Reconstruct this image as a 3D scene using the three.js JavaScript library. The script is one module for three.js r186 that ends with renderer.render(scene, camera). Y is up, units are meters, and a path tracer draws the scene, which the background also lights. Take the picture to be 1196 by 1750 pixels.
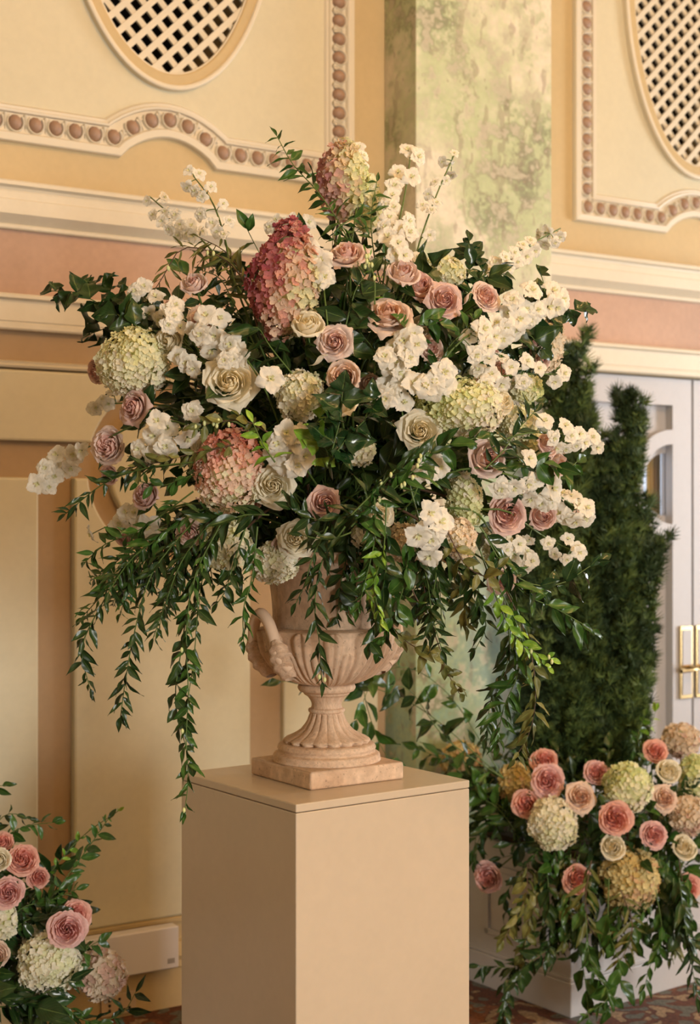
import * as THREE from 'three';
import { RoundedBoxGeometry } from 'three/addons/geometries/RoundedBoxGeometry.js';
import { mergeGeometries, toCreasedNormals, mergeVertices } from 'three/addons/utils/BufferGeometryUtils.js';
import { RectAreaLightUniformsLib } from 'three/addons/lights/RectAreaLightUniformsLib.js';

// ---------------------------------------------------------------- camera, daylight, exposure
// Room axes: the panelled wall is the plane z = 0, x runs along it, the room lies on the +z side. Metres.
const scene = new THREE.Scene();
const FOCAL = 2500, CX = 598, HORIZON = 883;                       // pixels of the 1196 x 1750 photograph
const FW = new THREE.Vector3(0.53, 0, -0.848), RT = new THREE.Vector3(0.848, 0, 0.53), UP = new THREE.Vector3(0, 1, 0);
const CAM = new THREE.Vector3(-2.756, 1.6, 4.41);
const camera = new THREE.PerspectiveCamera(2 * Math.atan(875 / FOCAL) * 180 / Math.PI, 1196 / 1750, 0.05, 60);
camera.position.copy(CAM);
camera.lookAt(CAM.clone().add(FW).addScaledVector(UP, (HORIZON - 875) / FOCAL));
camera.focus = 3.12; camera.userData.fStop = 4;
const renderer = new THREE.WebGLRenderer({ antialias: true });
renderer.toneMapping = THREE.LinearToneMapping;
renderer.toneMappingExposure = 1.32;
renderer.shadowMap.enabled = true;
scene.background = new THREE.Color(0.72, 0.82, 1.0);               // overcast sky beyond the windows
RectAreaLightUniformsLib.init();
const ROOM = { x0: -9, x1: 4.4, z1: 11, h: 5.6 };
// tall windows: in the side wall [z centre, width, sill, head] and in the wall facing the panelling [x centre, width, sill, head]
const WINDOWS = [[1.9, 1.5, 0.5, 3.1]], FRONT_WINDOWS = [[-1.3, 1.6, 0.4, 3.3]];
const DAY = new THREE.Color(0.95, 0.97, 1.0), FRONT_DAY = new THREE.Color(1.0, 0.965, 0.91), DAYLIGHT = 9, FRONT_DAYLIGHT = 31;
for (const [z, w, y0, y1] of WINDOWS) {
  const l = new THREE.RectAreaLight(DAY, DAYLIGHT, w - 0.1, y1 - y0 - 0.1);
  l.position.set(ROOM.x1 - 0.02, (y0 + y1) / 2, z); l.lookAt(-4, (y0 + y1) / 2, z); l.castShadow = true; scene.add(l);
}
for (const [x, w, y0, y1] of FRONT_WINDOWS) {
  const l = new THREE.RectAreaLight(FRONT_DAY, FRONT_DAYLIGHT, w - 0.1, y1 - y0 - 0.1);
  l.position.set(x, (y0 + y1) / 2, ROOM.z1 - 0.02); l.lookAt(x, (y0 + y1) / 2, 0); l.castShadow = true; scene.add(l);
}
const LAMP = new THREE.Color(1.0, 0.55, 0.20), LAMP_POWER = [1.55, 1.0];   // candela of each bulb of the two chandeliers

// ---------------------------------------------------------------- helpers
let seed = 12345;
const rnd = () => { seed = (seed + 0x6d2b79f5) | 0; let t = Math.imul(seed ^ (seed >>> 15), 1 | seed); t = (t + Math.imul(t ^ (t >>> 7), 61 | t)) ^ t; return ((t ^ (t >>> 14)) >>> 0) / 4294967296; };
const rr = (a, b) => a + (b - a) * rnd(), pick = (a) => a[Math.floor(rnd() * a.length)], clamp = (x, a, b) => Math.min(b, Math.max(a, x));
const V = (x, y, z) => new THREE.Vector3(x, y, z);
const used = new Map();
function numbered(name) { const n = used.get(name) ?? 0; used.set(name, n + 1); return n ? name + '_' + String(n).padStart(3, '0') : name; }
function dress(o, label, category, group, kind) { Object.assign(o.userData, { label, category }); if (group) o.userData.group = group; if (kind) o.userData.kind = kind; return o; }
function mesh(name, geometry, material, parent) {
  const m = new THREE.Mesh(geometry, material); m.name = name; m.castShadow = m.receiveShadow = true; parent.add(m); return m;
}
function thing(name, label, category, at, group, kind) {
  const g = new THREE.Group(); g.name = numbered(name); if (at) g.position.copy(at); scene.add(g); return dress(g, label, category, group, kind);
}
function struct(name, geometry, material, label, category) {
  const m = mesh(numbered(name), geometry, material, scene); return dress(m, label, category, null, 'structure');
}
// a pixel of the photograph at a depth along the view -> room
const P = (px, py, z) => CAM.clone().addScaledVector(FW, z).addScaledVector(RT, (px - CX) / FOCAL * z).addScaledVector(UP, (HORIZON - py) / FOCAL * z);
const box = (x0, x1, y0, y1, z0, z1, r = 0) => (r ? new RoundedBoxGeometry(x1 - x0, y1 - y0, z1 - z0, 2, r) : new THREE.BoxGeometry(x1 - x0, y1 - y0, z1 - z0)).translate((x0 + x1) / 2, (y0 + y1) / 2, (z0 + z1) / 2);
const merged = (list) => mergeGeometries(list.map((g) => (g.index ? g.toNonIndexed() : g)).map((g) => { for (const k of Object.keys(g.attributes)) if (!['position', 'normal', 'uv'].includes(k)) g.deleteAttribute(k); return g; }));
function alongX(pts, x0, x1) {                                     // profile of [z, y] points run along x
  const s = new THREE.Shape(pts.map(([z, y]) => new THREE.Vector2(z, y)));
  const g = new THREE.ExtrudeGeometry(s, { depth: x1 - x0, bevelEnabled: false });
  return g.applyMatrix4(new THREE.Matrix4().makeBasis(V(0, 0, 1), V(0, 1, 0), V(-1, 0, 0)).setPosition(x1, 0, 0));
}
function slab(shape, z0, z1, bevel = 0) {                          // outline in x, y given a thickness in z
  const g = new THREE.ExtrudeGeometry(shape, { depth: z1 - z0 - bevel, bevelEnabled: bevel > 0, bevelThickness: bevel, bevelSize: bevel, bevelOffset: -bevel, bevelSegments: 2, curveSegments: 48 });
  return g.translate(0, 0, z0);
}
function tube(pts, r0, r1 = r0, seg = 10, sides = 5) {             // tapering round stem through points
  const c = new THREE.CatmullRomCurve3(pts), f = c.computeFrenetFrames(seg, false), pos = [], idx = [];
  for (let i = 0; i <= seg; i++) {
    const p = c.getPointAt(i / seg), r = r0 + (r1 - r0) * i / seg;
    for (let k = 0; k < sides; k++) { const a = k / sides * Math.PI * 2; const q = p.clone().addScaledVector(f.normals[i], Math.cos(a) * r).addScaledVector(f.binormals[i], Math.sin(a) * r); pos.push(q.x, q.y, q.z); }
  }
  for (let i = 0; i < seg; i++) for (let k = 0; k < sides; k++) { const a = i * sides + k, b = i * sides + (k + 1) % sides; idx.push(a, b, a + sides, b, b + sides, a + sides); }
  const g = new THREE.BufferGeometry(); g.setAttribute('position', new THREE.Float32BufferAttribute(pos, 3)); g.setIndex(idx); g.computeVertexNormals(); return g;
}
function gridGeo(nu, nv, fn, closeU = false) {                      // surface fn(u, v) -> [x, y, z], u and v in 0..1
  const pos = [], uv = [], idx = [];
  for (let j = 0; j <= nv; j++) for (let i = 0; i <= nu; i++) { pos.push(...fn(i / nu, j / nv)); uv.push(i / nu, j / nv); }
  for (let j = 0; j < nv; j++) for (let i = 0; i < nu; i++) { const a = j * (nu + 1) + i, b = a + 1, c = a + nu + 1, d = c + 1; idx.push(a, b, c, b, d, c); }
  let g = new THREE.BufferGeometry(); g.setAttribute('position', new THREE.Float32BufferAttribute(pos, 3)); g.setAttribute('uv', new THREE.Float32BufferAttribute(uv, 2)); g.setIndex(idx);
  if (closeU) { g.deleteAttribute('uv'); g = mergeVertices(g, 1e-6); }
  g.computeVertexNormals(); return g;
}
function basis(x, y, z) { return new THREE.Quaternion().setFromRotationMatrix(new THREE.Matrix4().makeBasis(x, y, z)); }
function facing(dir, roll = 0) {                                   // local +y along dir
  return new THREE.Quaternion().setFromUnitVectors(UP, dir).multiply(new THREE.Quaternion().setFromAxisAngle(UP, roll));
}
// ---------------------------------------------------------------- noise and textures
const hash2 = (x, y, s) => { let h = Math.imul(x, 374761393) ^ Math.imul(y, 668265263) ^ Math.imul(s, 974634777); h = Math.imul(h ^ (h >>> 13), 1274126177); return ((h ^ (h >>> 16)) >>> 0) / 4294967296; };
function vnoise(x, y, per, s) {
  const xi = Math.floor(x), yi = Math.floor(y), fx = x - xi, fy = y - yi, u = fx * fx * (3 - 2 * fx), v = fy * fy * (3 - 2 * fy), w = (n) => ((n % per) + per) % per;
  const a = hash2(w(xi), w(yi), s), b = hash2(w(xi + 1), w(yi), s), c = hash2(w(xi), w(yi + 1), s), d = hash2(w(xi + 1), w(yi + 1), s);
  return a + (b - a) * u + (c - a) * v + (a - b - c + d) * u * v;
}
function fbm(u, v, base, oct, s, gain = 0.55) { let t = 0, a = 1, n = 0, f = base; for (let o = 0; o < oct; o++) { t += a * vnoise(u * f, v * f, f, s + o); n += a; a *= gain; f *= 2; } return t / n; }
function texture(w, h, fn, srgb = true) {
  const d = new Uint8Array(w * h * 4);
  for (let j = 0; j < h; j++) for (let i = 0; i < w; i++) { const c = fn(i / w, j / h), o = (j * w + i) * 4; for (let k = 0; k < 3; k++) d[o + k] = clamp(Math.round((Array.isArray(c) ? c[k] : c) * 255), 0, 255); d[o + 3] = 255; }
  const t = new THREE.DataTexture(d, w, h); t.magFilter = THREE.LinearFilter; t.minFilter = THREE.LinearMipmapLinearFilter; t.wrapS = t.wrapT = THREE.RepeatWrapping; if (srgb) t.colorSpace = THREE.SRGBColorSpace; t.needsUpdate = true; return t;
}
const mixc = (a, b, t) => a.map((x, i) => x + (b[i] - x) * t);
const lin = (r, g, b) => new THREE.Color().setRGB(r, g, b);
function boxUV(g, s = 1) {                                         // uv in metres by the way a face points
  const p = g.attributes.position, n = g.attributes.normal, uv = new Float32Array(p.count * 2);
  for (let i = 0; i < p.count; i++) {
    const ax = Math.abs(n.getX(i)), ay = Math.abs(n.getY(i)), az = Math.abs(n.getZ(i));
    const [a, b] = az >= ax && az >= ay ? [p.getX(i), p.getY(i)] : ax >= ay ? [p.getZ(i), p.getY(i)] : [p.getX(i), p.getZ(i)];
    uv[i * 2] = a * s; uv[i * 2 + 1] = b * s;
  }
  g.setAttribute('uv', new THREE.BufferAttribute(uv, 2)); return g;
}
const std = (color, roughness = 0.6, extra = {}) => new THREE.MeshStandardMaterial({ color, roughness, side: THREE.DoubleSide, ...extra });
const paintGrain = texture(256, 256, (u, v) => 0.5 + 0.5 * (fbm(u, v, 32, 3, 5) - 0.5) + 0.3 * (fbm(u, v, 4, 3, 9) - 0.5), false);
const mottled = (c, amp, s) => texture(256, 256, (u, v) => { const k = 1 + amp * (fbm(u, v, 4, 5, s) - 0.5) + amp * 0.5 * (fbm(u, v, 64, 2, s + 7) - 0.5); return c.map((x) => x * k); });
const painted = (srgb, rough = 0.5, amp = 0.07, s = 1) => std(0xffffff, rough, { map: mottled(srgb, amp, s), bumpMap: paintGrain, bumpScale: 0.0008 });
const M = {
  field: painted([0.80, 0.765, 0.65], 0.55, 0.05, 1), band: painted([0.755, 0.665, 0.49], 0.55, 0.06, 2), trim: painted([0.84, 0.80, 0.71], 0.45, 0.04, 3),
  frieze: painted([0.72, 0.585, 0.49], 0.6, 0.10, 4), taupe: painted([0.65, 0.54, 0.40], 0.5, 0.06, 5), door: painted([0.71, 0.70, 0.70], 0.4, 0.04, 6),
  egg: painted([0.62, 0.50, 0.41], 0.5, 0.12, 7), dark: std(lin(0.012, 0.010, 0.009), 0.9), brass: std(lin(0.62, 0.47, 0.24), 0.25, { metalness: 1 }),
  plinth: painted([0.79, 0.72, 0.62], 0.32, 0.04, 8), ceiling: painted([0.86, 0.79, 0.66], 0.8, 0.04, 9),
};
// ---------------------------------------------------------------- room shell
const carpetTex = texture(1024, 1024, (u, v) => {
  const n = fbm(u, v, 6, 4, 31), m = fbm(u, v, 14, 3, 47), fine = fbm(u, v, 256, 2, 3);
  const wave = Math.sin((u * 6 + n * 3.2) * Math.PI * 2) * Math.sin((v * 6 + m * 2.4) * Math.PI * 2);
  let c = [0.44, 0.25, 0.16];
  if (wave > 0.32) c = [0.70, 0.58, 0.44]; else if (wave > 0.22) c = [0.36, 0.22, 0.16]; else if (wave < -0.42) c = [0.46, 0.45, 0.40]; else if (n > 0.56) c = [0.56, 0.34, 0.21];
  return mixc(c, c.map((x) => x * 0.55), fine);
});
carpetTex.repeat.set(0.55, 0.55);
const floorGeo = boxUV(box(ROOM.x0 - 0.3, ROOM.x1 + 0.3, -0.2, 0, -0.3, ROOM.z1 + 0.3));
struct('floor', floorGeo, std(0xffffff, 0.95, { map: carpetTex }), 'red brown carpet with a scrolling cream and grey pattern', 'floor');
struct('ceiling', boxUV(box(ROOM.x0 - 0.3, ROOM.x1 + 0.3, ROOM.h, ROOM.h + 0.2, -0.3, ROOM.z1 + 0.3)), M.ceiling, 'plain cream plaster ceiling of the hall', 'ceiling');
struct('wall_left', boxUV(box(ROOM.x0 - 0.3, ROOM.x0, 0, ROOM.h, -0.3, ROOM.z1 + 0.3)), M.field, 'plain cream end wall of the hall away from the windows', 'wall');
{ // wall behind the camera with a tall window
  const s = new THREE.Shape(); s.moveTo(ROOM.x0, 0); s.lineTo(ROOM.x1, 0); s.lineTo(ROOM.x1, ROOM.h); s.lineTo(ROOM.x0, ROOM.h); s.closePath();
  for (const [x, w, y0, y1] of FRONT_WINDOWS) { const h = new THREE.Path(); h.moveTo(x - w / 2, y0); h.lineTo(x - w / 2, y1); h.lineTo(x + w / 2, y1); h.lineTo(x + w / 2, y0); h.closePath(); s.holes.push(h); }
  struct('wall_front', boxUV(slab(s, ROOM.z1, ROOM.z1 + 0.3)), M.field, 'cream wall with a tall window facing the panelled wall', 'wall');
}
const clearGlass = new THREE.MeshPhysicalMaterial({ color: 0xffffff, transmission: 1, roughness: 0.02, thickness: 0 });
function sashWindow(n, label, at, turn, w, h) {
  const o = thing('window_' + n, label, 'window', at, null, 'structure'), t = 0.05; o.rotation.y = turn;
  for (const [a, b, c, d] of [[-w / 2, -w / 2 + t, 0, h], [w / 2 - t, w / 2, 0, h], [-w / 2, w / 2, 0, t], [-w / 2, w / 2, h - t, h], [-0.02, 0.02, t, h - t], [-w / 2, w / 2, h / 2 - 0.02, h / 2 + 0.02]]) mesh('window_frame', box(-0.03, 0.03, c, d, a, b), M.door, o);
  mesh('pane', box(-0.002, 0.002, t, h - t, -w / 2 + t, w / 2 - t), clearGlass, o);
}
FRONT_WINDOWS.forEach(([x, w, y0, y1], i) => sashWindow(2 + i, 'tall sash window opposite the panelled wall', V(x, y0, ROOM.z1 + 0.15), Math.PI / 2, w, y1 - y0));
{ // side wall with a tall window
  const s = new THREE.Shape(); s.moveTo(-ROOM.z1 - 0.3, 0); s.lineTo(0.3, 0); s.lineTo(0.3, ROOM.h); s.lineTo(-ROOM.z1 - 0.3, ROOM.h); s.closePath();
  for (const [z, w, y0, y1] of WINDOWS) { const h = new THREE.Path(); h.moveTo(-z - w / 2, y0); h.lineTo(-z - w / 2, y1); h.lineTo(-z + w / 2, y1); h.lineTo(-z + w / 2, y0); h.closePath(); s.holes.push(h); }
  const g = new THREE.ExtrudeGeometry(s, { depth: 0.3, bevelEnabled: false }).rotateY(Math.PI / 2).translate(ROOM.x1, 0, 0);
  struct('wall_right', boxUV(g), M.field, 'cream side wall pierced by a tall window', 'wall');
  WINDOWS.forEach(([z, w, y0, y1], i) => sashWindow(1 + i, 'tall sash window in the side wall near the double door', V(ROOM.x1 + 0.15, y0, z), 0, w, y1 - y0));
}
const LC = -0.711, RC = 1.69;                                      // middles of the two bays of the panelled wall
const OVAL = { a: 0.40, b: 0.78, y: 3.79 };
const DOOR = { x0: 1.0, x1: 2.38, h: 2.176, mid: 1.69 };
{ // the panelled wall, with two oval grille openings and the doorway
  const s = new THREE.Shape(); s.moveTo(ROOM.x0, 0); s.lineTo(DOOR.x0, 0); s.lineTo(DOOR.x0, DOOR.h); s.lineTo(DOOR.x1, DOOR.h); s.lineTo(DOOR.x1, 0); s.lineTo(ROOM.x1, 0); s.lineTo(ROOM.x1, ROOM.h); s.lineTo(ROOM.x0, ROOM.h); s.closePath();
  for (const c of [LC, RC]) { const e = new THREE.Path(); e.absellipse(c, OVAL.y, OVAL.a - 0.05, OVAL.b - 0.05, 0, Math.PI * 2, true); s.holes.push(e); }
  const w = struct('wall_back', boxUV(slab(s, -0.3, 0)), M.band, 'gold cream panelled wall behind the flowers', 'wall');
  const darkLining = std(lin(0.10, 0.08, 0.065), 0.9);                      // added deep box behind each grille, dark brown colour stands in for shade
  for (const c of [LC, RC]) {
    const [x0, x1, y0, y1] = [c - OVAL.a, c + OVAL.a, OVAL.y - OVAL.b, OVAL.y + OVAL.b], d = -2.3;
    for (const g of [box(x0 - 0.03, x0, y0, y1, d, -0.3), box(x1, x1 + 0.03, y0, y1, d, -0.3), box(x0 - 0.03, x1 + 0.03, y0 - 0.03, y0, d, -0.3), box(x0 - 0.03, x1 + 0.03, y1, y1 + 0.03, d, -0.3), box(x0 - 0.03, x1 + 0.03, y0 - 0.03, y1 + 0.03, d - 0.03, d)]) mesh('added_dark_board', g, darkLining, w);
  }
  for (const [a, b] of [[ROOM.x0, 0.147], [0.759, ROOM.x1]]) mesh('frieze_band', boxUV(box(a, b, 2.284, 2.492, 0, 0.006)), M.frieze, w).userData.label = 'salmon painted frieze between two mouldings';
  // cream fields inside the upper egg and dart frames
  for (const [c, hw] of [[LC, 0.70], [RC, 0.655]]) {
    const f = new THREE.Shape(); f.moveTo(c - hw + 0.1, 2.80); f.lineTo(c - 0.17, 2.80); f.quadraticCurveTo(c - 0.1, 2.885, c, 2.89); f.quadraticCurveTo(c + 0.1, 2.885, c + 0.17, 2.80); f.lineTo(c + hw - 0.1, 2.80); f.lineTo(c + hw - 0.1, 4.4); f.lineTo(c - hw + 0.1, 4.4); f.closePath();
    const e = new THREE.Path(); e.absellipse(c, OVAL.y, OVAL.a - 0.04, OVAL.b - 0.04, 0, Math.PI * 2, true); f.holes.push(e);
    mesh('upper_panel', boxUV(slab(f, 0, 0.006)), M.field, w);
  }
  // lower left bay: cream raised panels round a ring on a taupe ground
  mesh('panel_ground', boxUV(box(ROOM.x0, 0.147, 0.0, 2.179, 0, 0.004)), M.taupe, w).userData.label = 'taupe painted ground between the raised panels';
  const cy = 1.75, R = 0.288, T0 = 0.004, T1 = 0.032;
  const ya = 1.835, yb = 1.722, aa = Math.asin((ya - cy) / R), ab = Math.asin((yb - cy) / R);
  const arcTo = (sh, from, to) => { for (let k = 0; k <= 32; k++) { const a = from + (to - from) * k / 32; sh.lineTo(LC + R * Math.cos(a), cy + R * Math.sin(a)); } };
  const A = new THREE.Shape(); A.moveTo(-3.2, ya); arcTo(A, Math.PI - aa, aa); A.lineTo(0.10, ya); A.lineTo(0.10, 2.055); A.lineTo(-3.2, 2.055); A.closePath();
  const C = new THREE.Shape(); C.moveTo(-1.045, 0.288); C.lineTo(-0.415, 0.288); C.lineTo(-0.415, yb); arcTo(C, ab, -Math.PI - ab); C.lineTo(-1.045, yb); C.closePath();
  const rect = (x0, x1, y0, y1) => { const q = new THREE.Shape(); q.moveTo(x0, y0); q.lineTo(x1, y0); q.lineTo(x1, y1); q.lineTo(x0, y1); q.closePath(); return q; };
  const disc = new THREE.Shape(); disc.absarc(LC, cy, 0.215, 0, Math.PI * 2);
  for (const sh of [A, C, rect(-3.2, -1.162, 0.288, yb), rect(-0.286, 0.10, 0.288, yb), disc]) mesh('raised_panel', boxUV(slab(sh, T0, T1, 0.008)), M.field, w);
  mesh('panel_bead', alongX([[0.004, 2.06], [0.03, 2.062], [0.034, 2.068], [0.026, 2.074], [0.03, 2.08], [0.004, 2.086]], ROOM.x0, 0.147), M.trim, w);
}
// horizontal mouldings on both sides of the pilaster
const cornice = [[0, 2.633], [0.062, 2.633], [0.066, 2.628], [0.066, 2.618], [0.052, 2.612], [0.048, 2.604], [0.05, 2.60], [0.05, 2.578], [0.054, 2.575], [0.054, 2.532], [0.05, 2.529], [0.02, 2.506], [0.024, 2.503], [0.024, 2.494], [0.02, 2.49], [0, 2.49]];
const architrave = [[0, 2.288], [0.045, 2.288], [0.05, 2.282], [0.05, 2.274], [0.036, 2.268], [0.034, 2.262], [0.034, 2.205], [0.03, 2.203], [0.03, 2.199], [0.034, 2.197], [0.034, 2.183], [0.03, 2.178], [0, 2.178]];
let trimNo = 0;
for (const [a, b, where] of [[ROOM.x0, 0.147, 'above the ringed panel'], [0.759, ROOM.x1, 'above the double door']]) {
  struct('trim_' + ++trimNo, boxUV(alongX(cornice, a, b)), M.trim, 'cream stepped cornice moulding over the salmon frieze ' + where, 'moulding');
  struct('trim_' + ++trimNo, boxUV(alongX(architrave, a, b)), M.trim, 'cream flat moulding under the salmon frieze ' + where, 'moulding');
}
struct('baseboard_back', boxUV(merged([alongX([[0, 0], [0.05, 0], [0.05, 0.125], [0.056, 0.13], [0.05, 0.15], [0.056, 0.165], [0.045, 0.185], [0.035, 0.205], [0.02, 0.21], [0.02, 0.268], [0.032, 0.272], [0.032, 0.284], [0.02, 0.29], [0, 0.29]], ROOM.x0, 0.147)])), M.band, 'tall stepped cream skirting board along the panelled wall', 'skirting');
struct('baseboard_right', boxUV(alongX([[0, 0], [0.04, 0], [0.04, 0.2], [0.02, 0.23], [0, 0.23]], 0.759, DOOR.x0)), M.trim, 'short cream skirting between pilaster and door', 'skirting');
// egg and dart frames of the upper panels
function sweepPlanar(path, profile) {                               // closed path in x, y; profile of [inward, z]
  const n = path.length, nor = path.map((p, i) => {
    const a = path[(i + n - 1) % n], b = path[(i + 1) % n], d1 = new THREE.Vector2(p[0] - a[0], p[1] - a[1]).normalize(), d2 = new THREE.Vector2(b[0] - p[0], b[1] - p[1]).normalize();
    const n1 = new THREE.Vector2(-d1.y, d1.x), n2 = new THREE.Vector2(-d2.y, d2.x), m = n1.clone().add(n2).normalize(); return m.multiplyScalar(1 / Math.max(0.5, m.dot(n1)));
  });
  const pos = [], idx = [], k = profile.length;
  for (let i = 0; i <= n; i++) for (const [o, z] of profile) { const q = i % n; pos.push(path[q][0] + nor[q].x * o, path[q][1] + nor[q].y * o, z); }
  for (let i = 0; i < n; i++) for (let j = 0; j < k - 1; j++) { const a = i * k + j, b = a + k; idx.push(a, b, a + 1, b, b + 1, a + 1); }
  const g = new THREE.BufferGeometry(); g.setAttribute('position', new THREE.Float32BufferAttribute(pos, 3)); g.setIndex(idx); return toCreasedNormals(g.toNonIndexed(), 0.7);
}
{
  const egg = new THREE.SphereGeometry(1, 10, 6, 0, Math.PI * 2, 0, Math.PI / 2).rotateX(Math.PI / 2).scale(0.0225, 0.0255, 0.023);
  const collar = new THREE.TorusGeometry(1, 0.17, 6, 16, Math.PI * 1.45).rotateZ(Math.PI * 0.775).scale(0.0262, 0.0285, 0.085);
  const dart = merged([new THREE.ConeGeometry(0.0065, 0.052, 5).rotateZ(Math.PI).scale(1, 1, 1.6), new THREE.SphereGeometry(0.006, 6, 4).translate(-0.008, 0.016, 0), new THREE.SphereGeometry(0.006, 6, 4).translate(0.008, 0.016, 0)]);
  for (const [c, x0, x1, name] of [[LC, -1.43, 0.007, 'above the ringed panel'], [RC, 1.03, 2.35, 'above the double door']]) {
    const y0 = 2.763, y1 = 4.45, path = [[x0, y0], [c - 0.171, y0]];
    for (let k = 1; k < 12; k++) { const a = k / 12; path.push([c - 0.171 + 0.342 * a, y0 + 0.082 * Math.pow(Math.sin(Math.PI * a), 0.75)]); }
    path.push([c + 0.171, y0], [x1, y0], [x1, y1], [x0, y1]);
    const t = struct('trim_' + ++trimNo, sweepPlanar(path, [[0, 0], [0, 0.020], [0.003, 0.024], [0.024, 0.026], [0.029, 0.022], [0.032, 0.010], [0.090, 0.008], [0.093, 0.018], [0.100, 0.020], [0.104, 0.012], [0.112, 0.014], [0.120, 0.004], [0.122, 0]]), M.trim, 'cream picture frame moulding with brown eggs and darts ' + name, 'moulding');
    const put = (x, y, a) => { for (const [nm, g, m] of [['egg', egg, M.egg], ['egg_collar', collar, M.trim], ['dart', dart, M.trim]]) { const p = mesh(nm, g, m, t); p.rotation.z = a; const off = nm === 'dart' ? 0.033 : 0; p.position.set(x + Math.cos(a) * off, y + Math.sin(a) * off, nm === 'dart' ? 0.012 : 0.008); } };
    const dense = new THREE.CurvePath(); const inner = [];
    for (let x = x0 + 0.066; x < x1 - 0.05; x += 0.0655) { const a = clamp((x - c + 0.171) / 0.342, 0, 1), on = Math.abs(x - c) < 0.171, y = y0 + 0.061 + (on ? 0.082 * Math.pow(Math.sin(Math.PI * a), 0.75) : 0); put(x, y, on ? Math.atan(0.5 * Math.cos(Math.PI * a)) : 0); }
    for (let y = y0 + 0.13; y < y1 - 0.06; y += 0.0655) { put(x1 - 0.061, y, Math.PI / 2); put(x0 + 0.061, y, -Math.PI / 2); }
  }
}
// oval grilles with crossing slats
for (const [c, where] of [[LC, 'over the ringed panel'], [RC, 'over the double door']]) {
  const g = thing('oval_grille', 'oval wall grille of crossed cream lattice slats ' + where, 'grille', V(c, OVAL.y, 0));
  const ring = (r0, r1, z0, z1, bev) => { const s = new THREE.Shape(); s.absellipse(0, 0, OVAL.a - r0, OVAL.b - r0, 0, Math.PI * 2); const h = new THREE.Path(); h.absellipse(0, 0, OVAL.a - r1, OVAL.b - r1, 0, Math.PI * 2, true); s.holes.push(h); return slab(s, z0, z1, bev); };
  mesh('frame', ring(0.004, 0.046, 0, 0.026, 0.006), M.band, g); mesh('outer_bead', ring(-0.008, 0.010, 0, 0.032, 0.006), M.trim, g); mesh('inner_bead', ring(0.042, 0.052, 0, 0.020, 0.003), M.trim, g);
  const a = OVAL.a - 0.045, b = OVAL.b - 0.045, pitch = 0.0525;
  for (const sgn of [1, -1]) for (let k = -16; k <= 16; k++) {
    const d = V(Math.SQRT1_2, sgn * Math.SQRT1_2, 0), n = V(-sgn * Math.SQRT1_2, Math.SQRT1_2, 0), o = n.clone().multiplyScalar(k * pitch);
    const A = (d.x / a) ** 2 + (d.y / b) ** 2, B = 2 * (o.x * d.x / a ** 2 + o.y * d.y / b ** 2), C = (o.x / a) ** 2 + (o.y / b) ** 2 - 1, D = B * B - 4 * A * C;
    if (D <= 0.02) continue;
    const t0 = (-B - Math.sqrt(D)) / (2 * A), t1 = (-B + Math.sqrt(D)) / (2 * A);
    const s = mesh('slat', box(t0, t1, -0.0105, 0.0105, -0.005, 0.005), M.trim, g);
    s.position.set(o.x, o.y, sgn > 0 ? 0.010 : -0.002); s.rotation.z = sgn * Math.PI / 4;
  }
}
// pilaster painted like old marble
{
  const tint = [[0.85, 0.82, 0.73], [0.68, 0.73, 0.55], [0.53, 0.60, 0.43], [0.50, 0.47, 0.40]];
  const tex = texture(512, 2048, (u, v) => {                        // one repeat: 1.2 m by 4.8 m
    const U = u, Vv = v * 4, w1 = fbm(U + 0.2, Vv * 1.0, 3, 5, 11), w2 = fbm(U, Vv, 6, 5, 23), w3 = fbm(U, Vv, 24, 4, 37), fine = fbm(U, Vv, 96, 2, 41);
    let c = tint[0]; const low = clamp((1.75 - v * 4.8) / 0.6 + (w1 - 0.5) * 3, 0, 1);
    c = mixc(c, [0.50, 0.63, 0.57], low * (0.55 + 0.5 * w2));
    const grit = (fine - 0.5) * 0.25 + (w3 - 0.5) * 0.7; c = mixc(c, tint[1], clamp((w1 - 0.42 + grit * 0.6) * 3.2, 0, 0.8)); c = mixc(c, tint[2], clamp((w2 - 0.53 + grit) * 2.6, 0, 0.65)); c = mixc(c, tint[3], clamp((w1 * 0.6 + w2 * 0.4 - 0.585 + grit * 1.2) * 3.4, 0, 0.7));
    const streak = fbm(U * 1.0 + 0.15 * w1, Vv * 0.4 + 0.1 * w2, 40, 3, 53); c = mixc(c, [0.50, 0.44, 0.38], clamp((streak - 0.62) * 4, 0, 0.35));
    c = mixc(c, tint[0], clamp((w3 - 0.54 + (fine - 0.5) * 0.3) * 4, 0, 0.55)); return c.map((x) => x * (0.95 + 0.1 * fine));
  });
  const g = boxUV(box(0.147, 0.759, 0, ROOM.h, 0, 0.2, 0.004)); const uv = g.attributes.uv; for (let i = 0; i < uv.count; i++) uv.setXY(i, uv.getX(i) / 1.2 + 0.3, uv.getY(i) / 4.8);
  struct('wall_pilaster', g, std(0xffffff, 0.55, { map: tex }), 'square pilaster painted in mottled green and cream marbling', 'pilaster');
}
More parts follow.
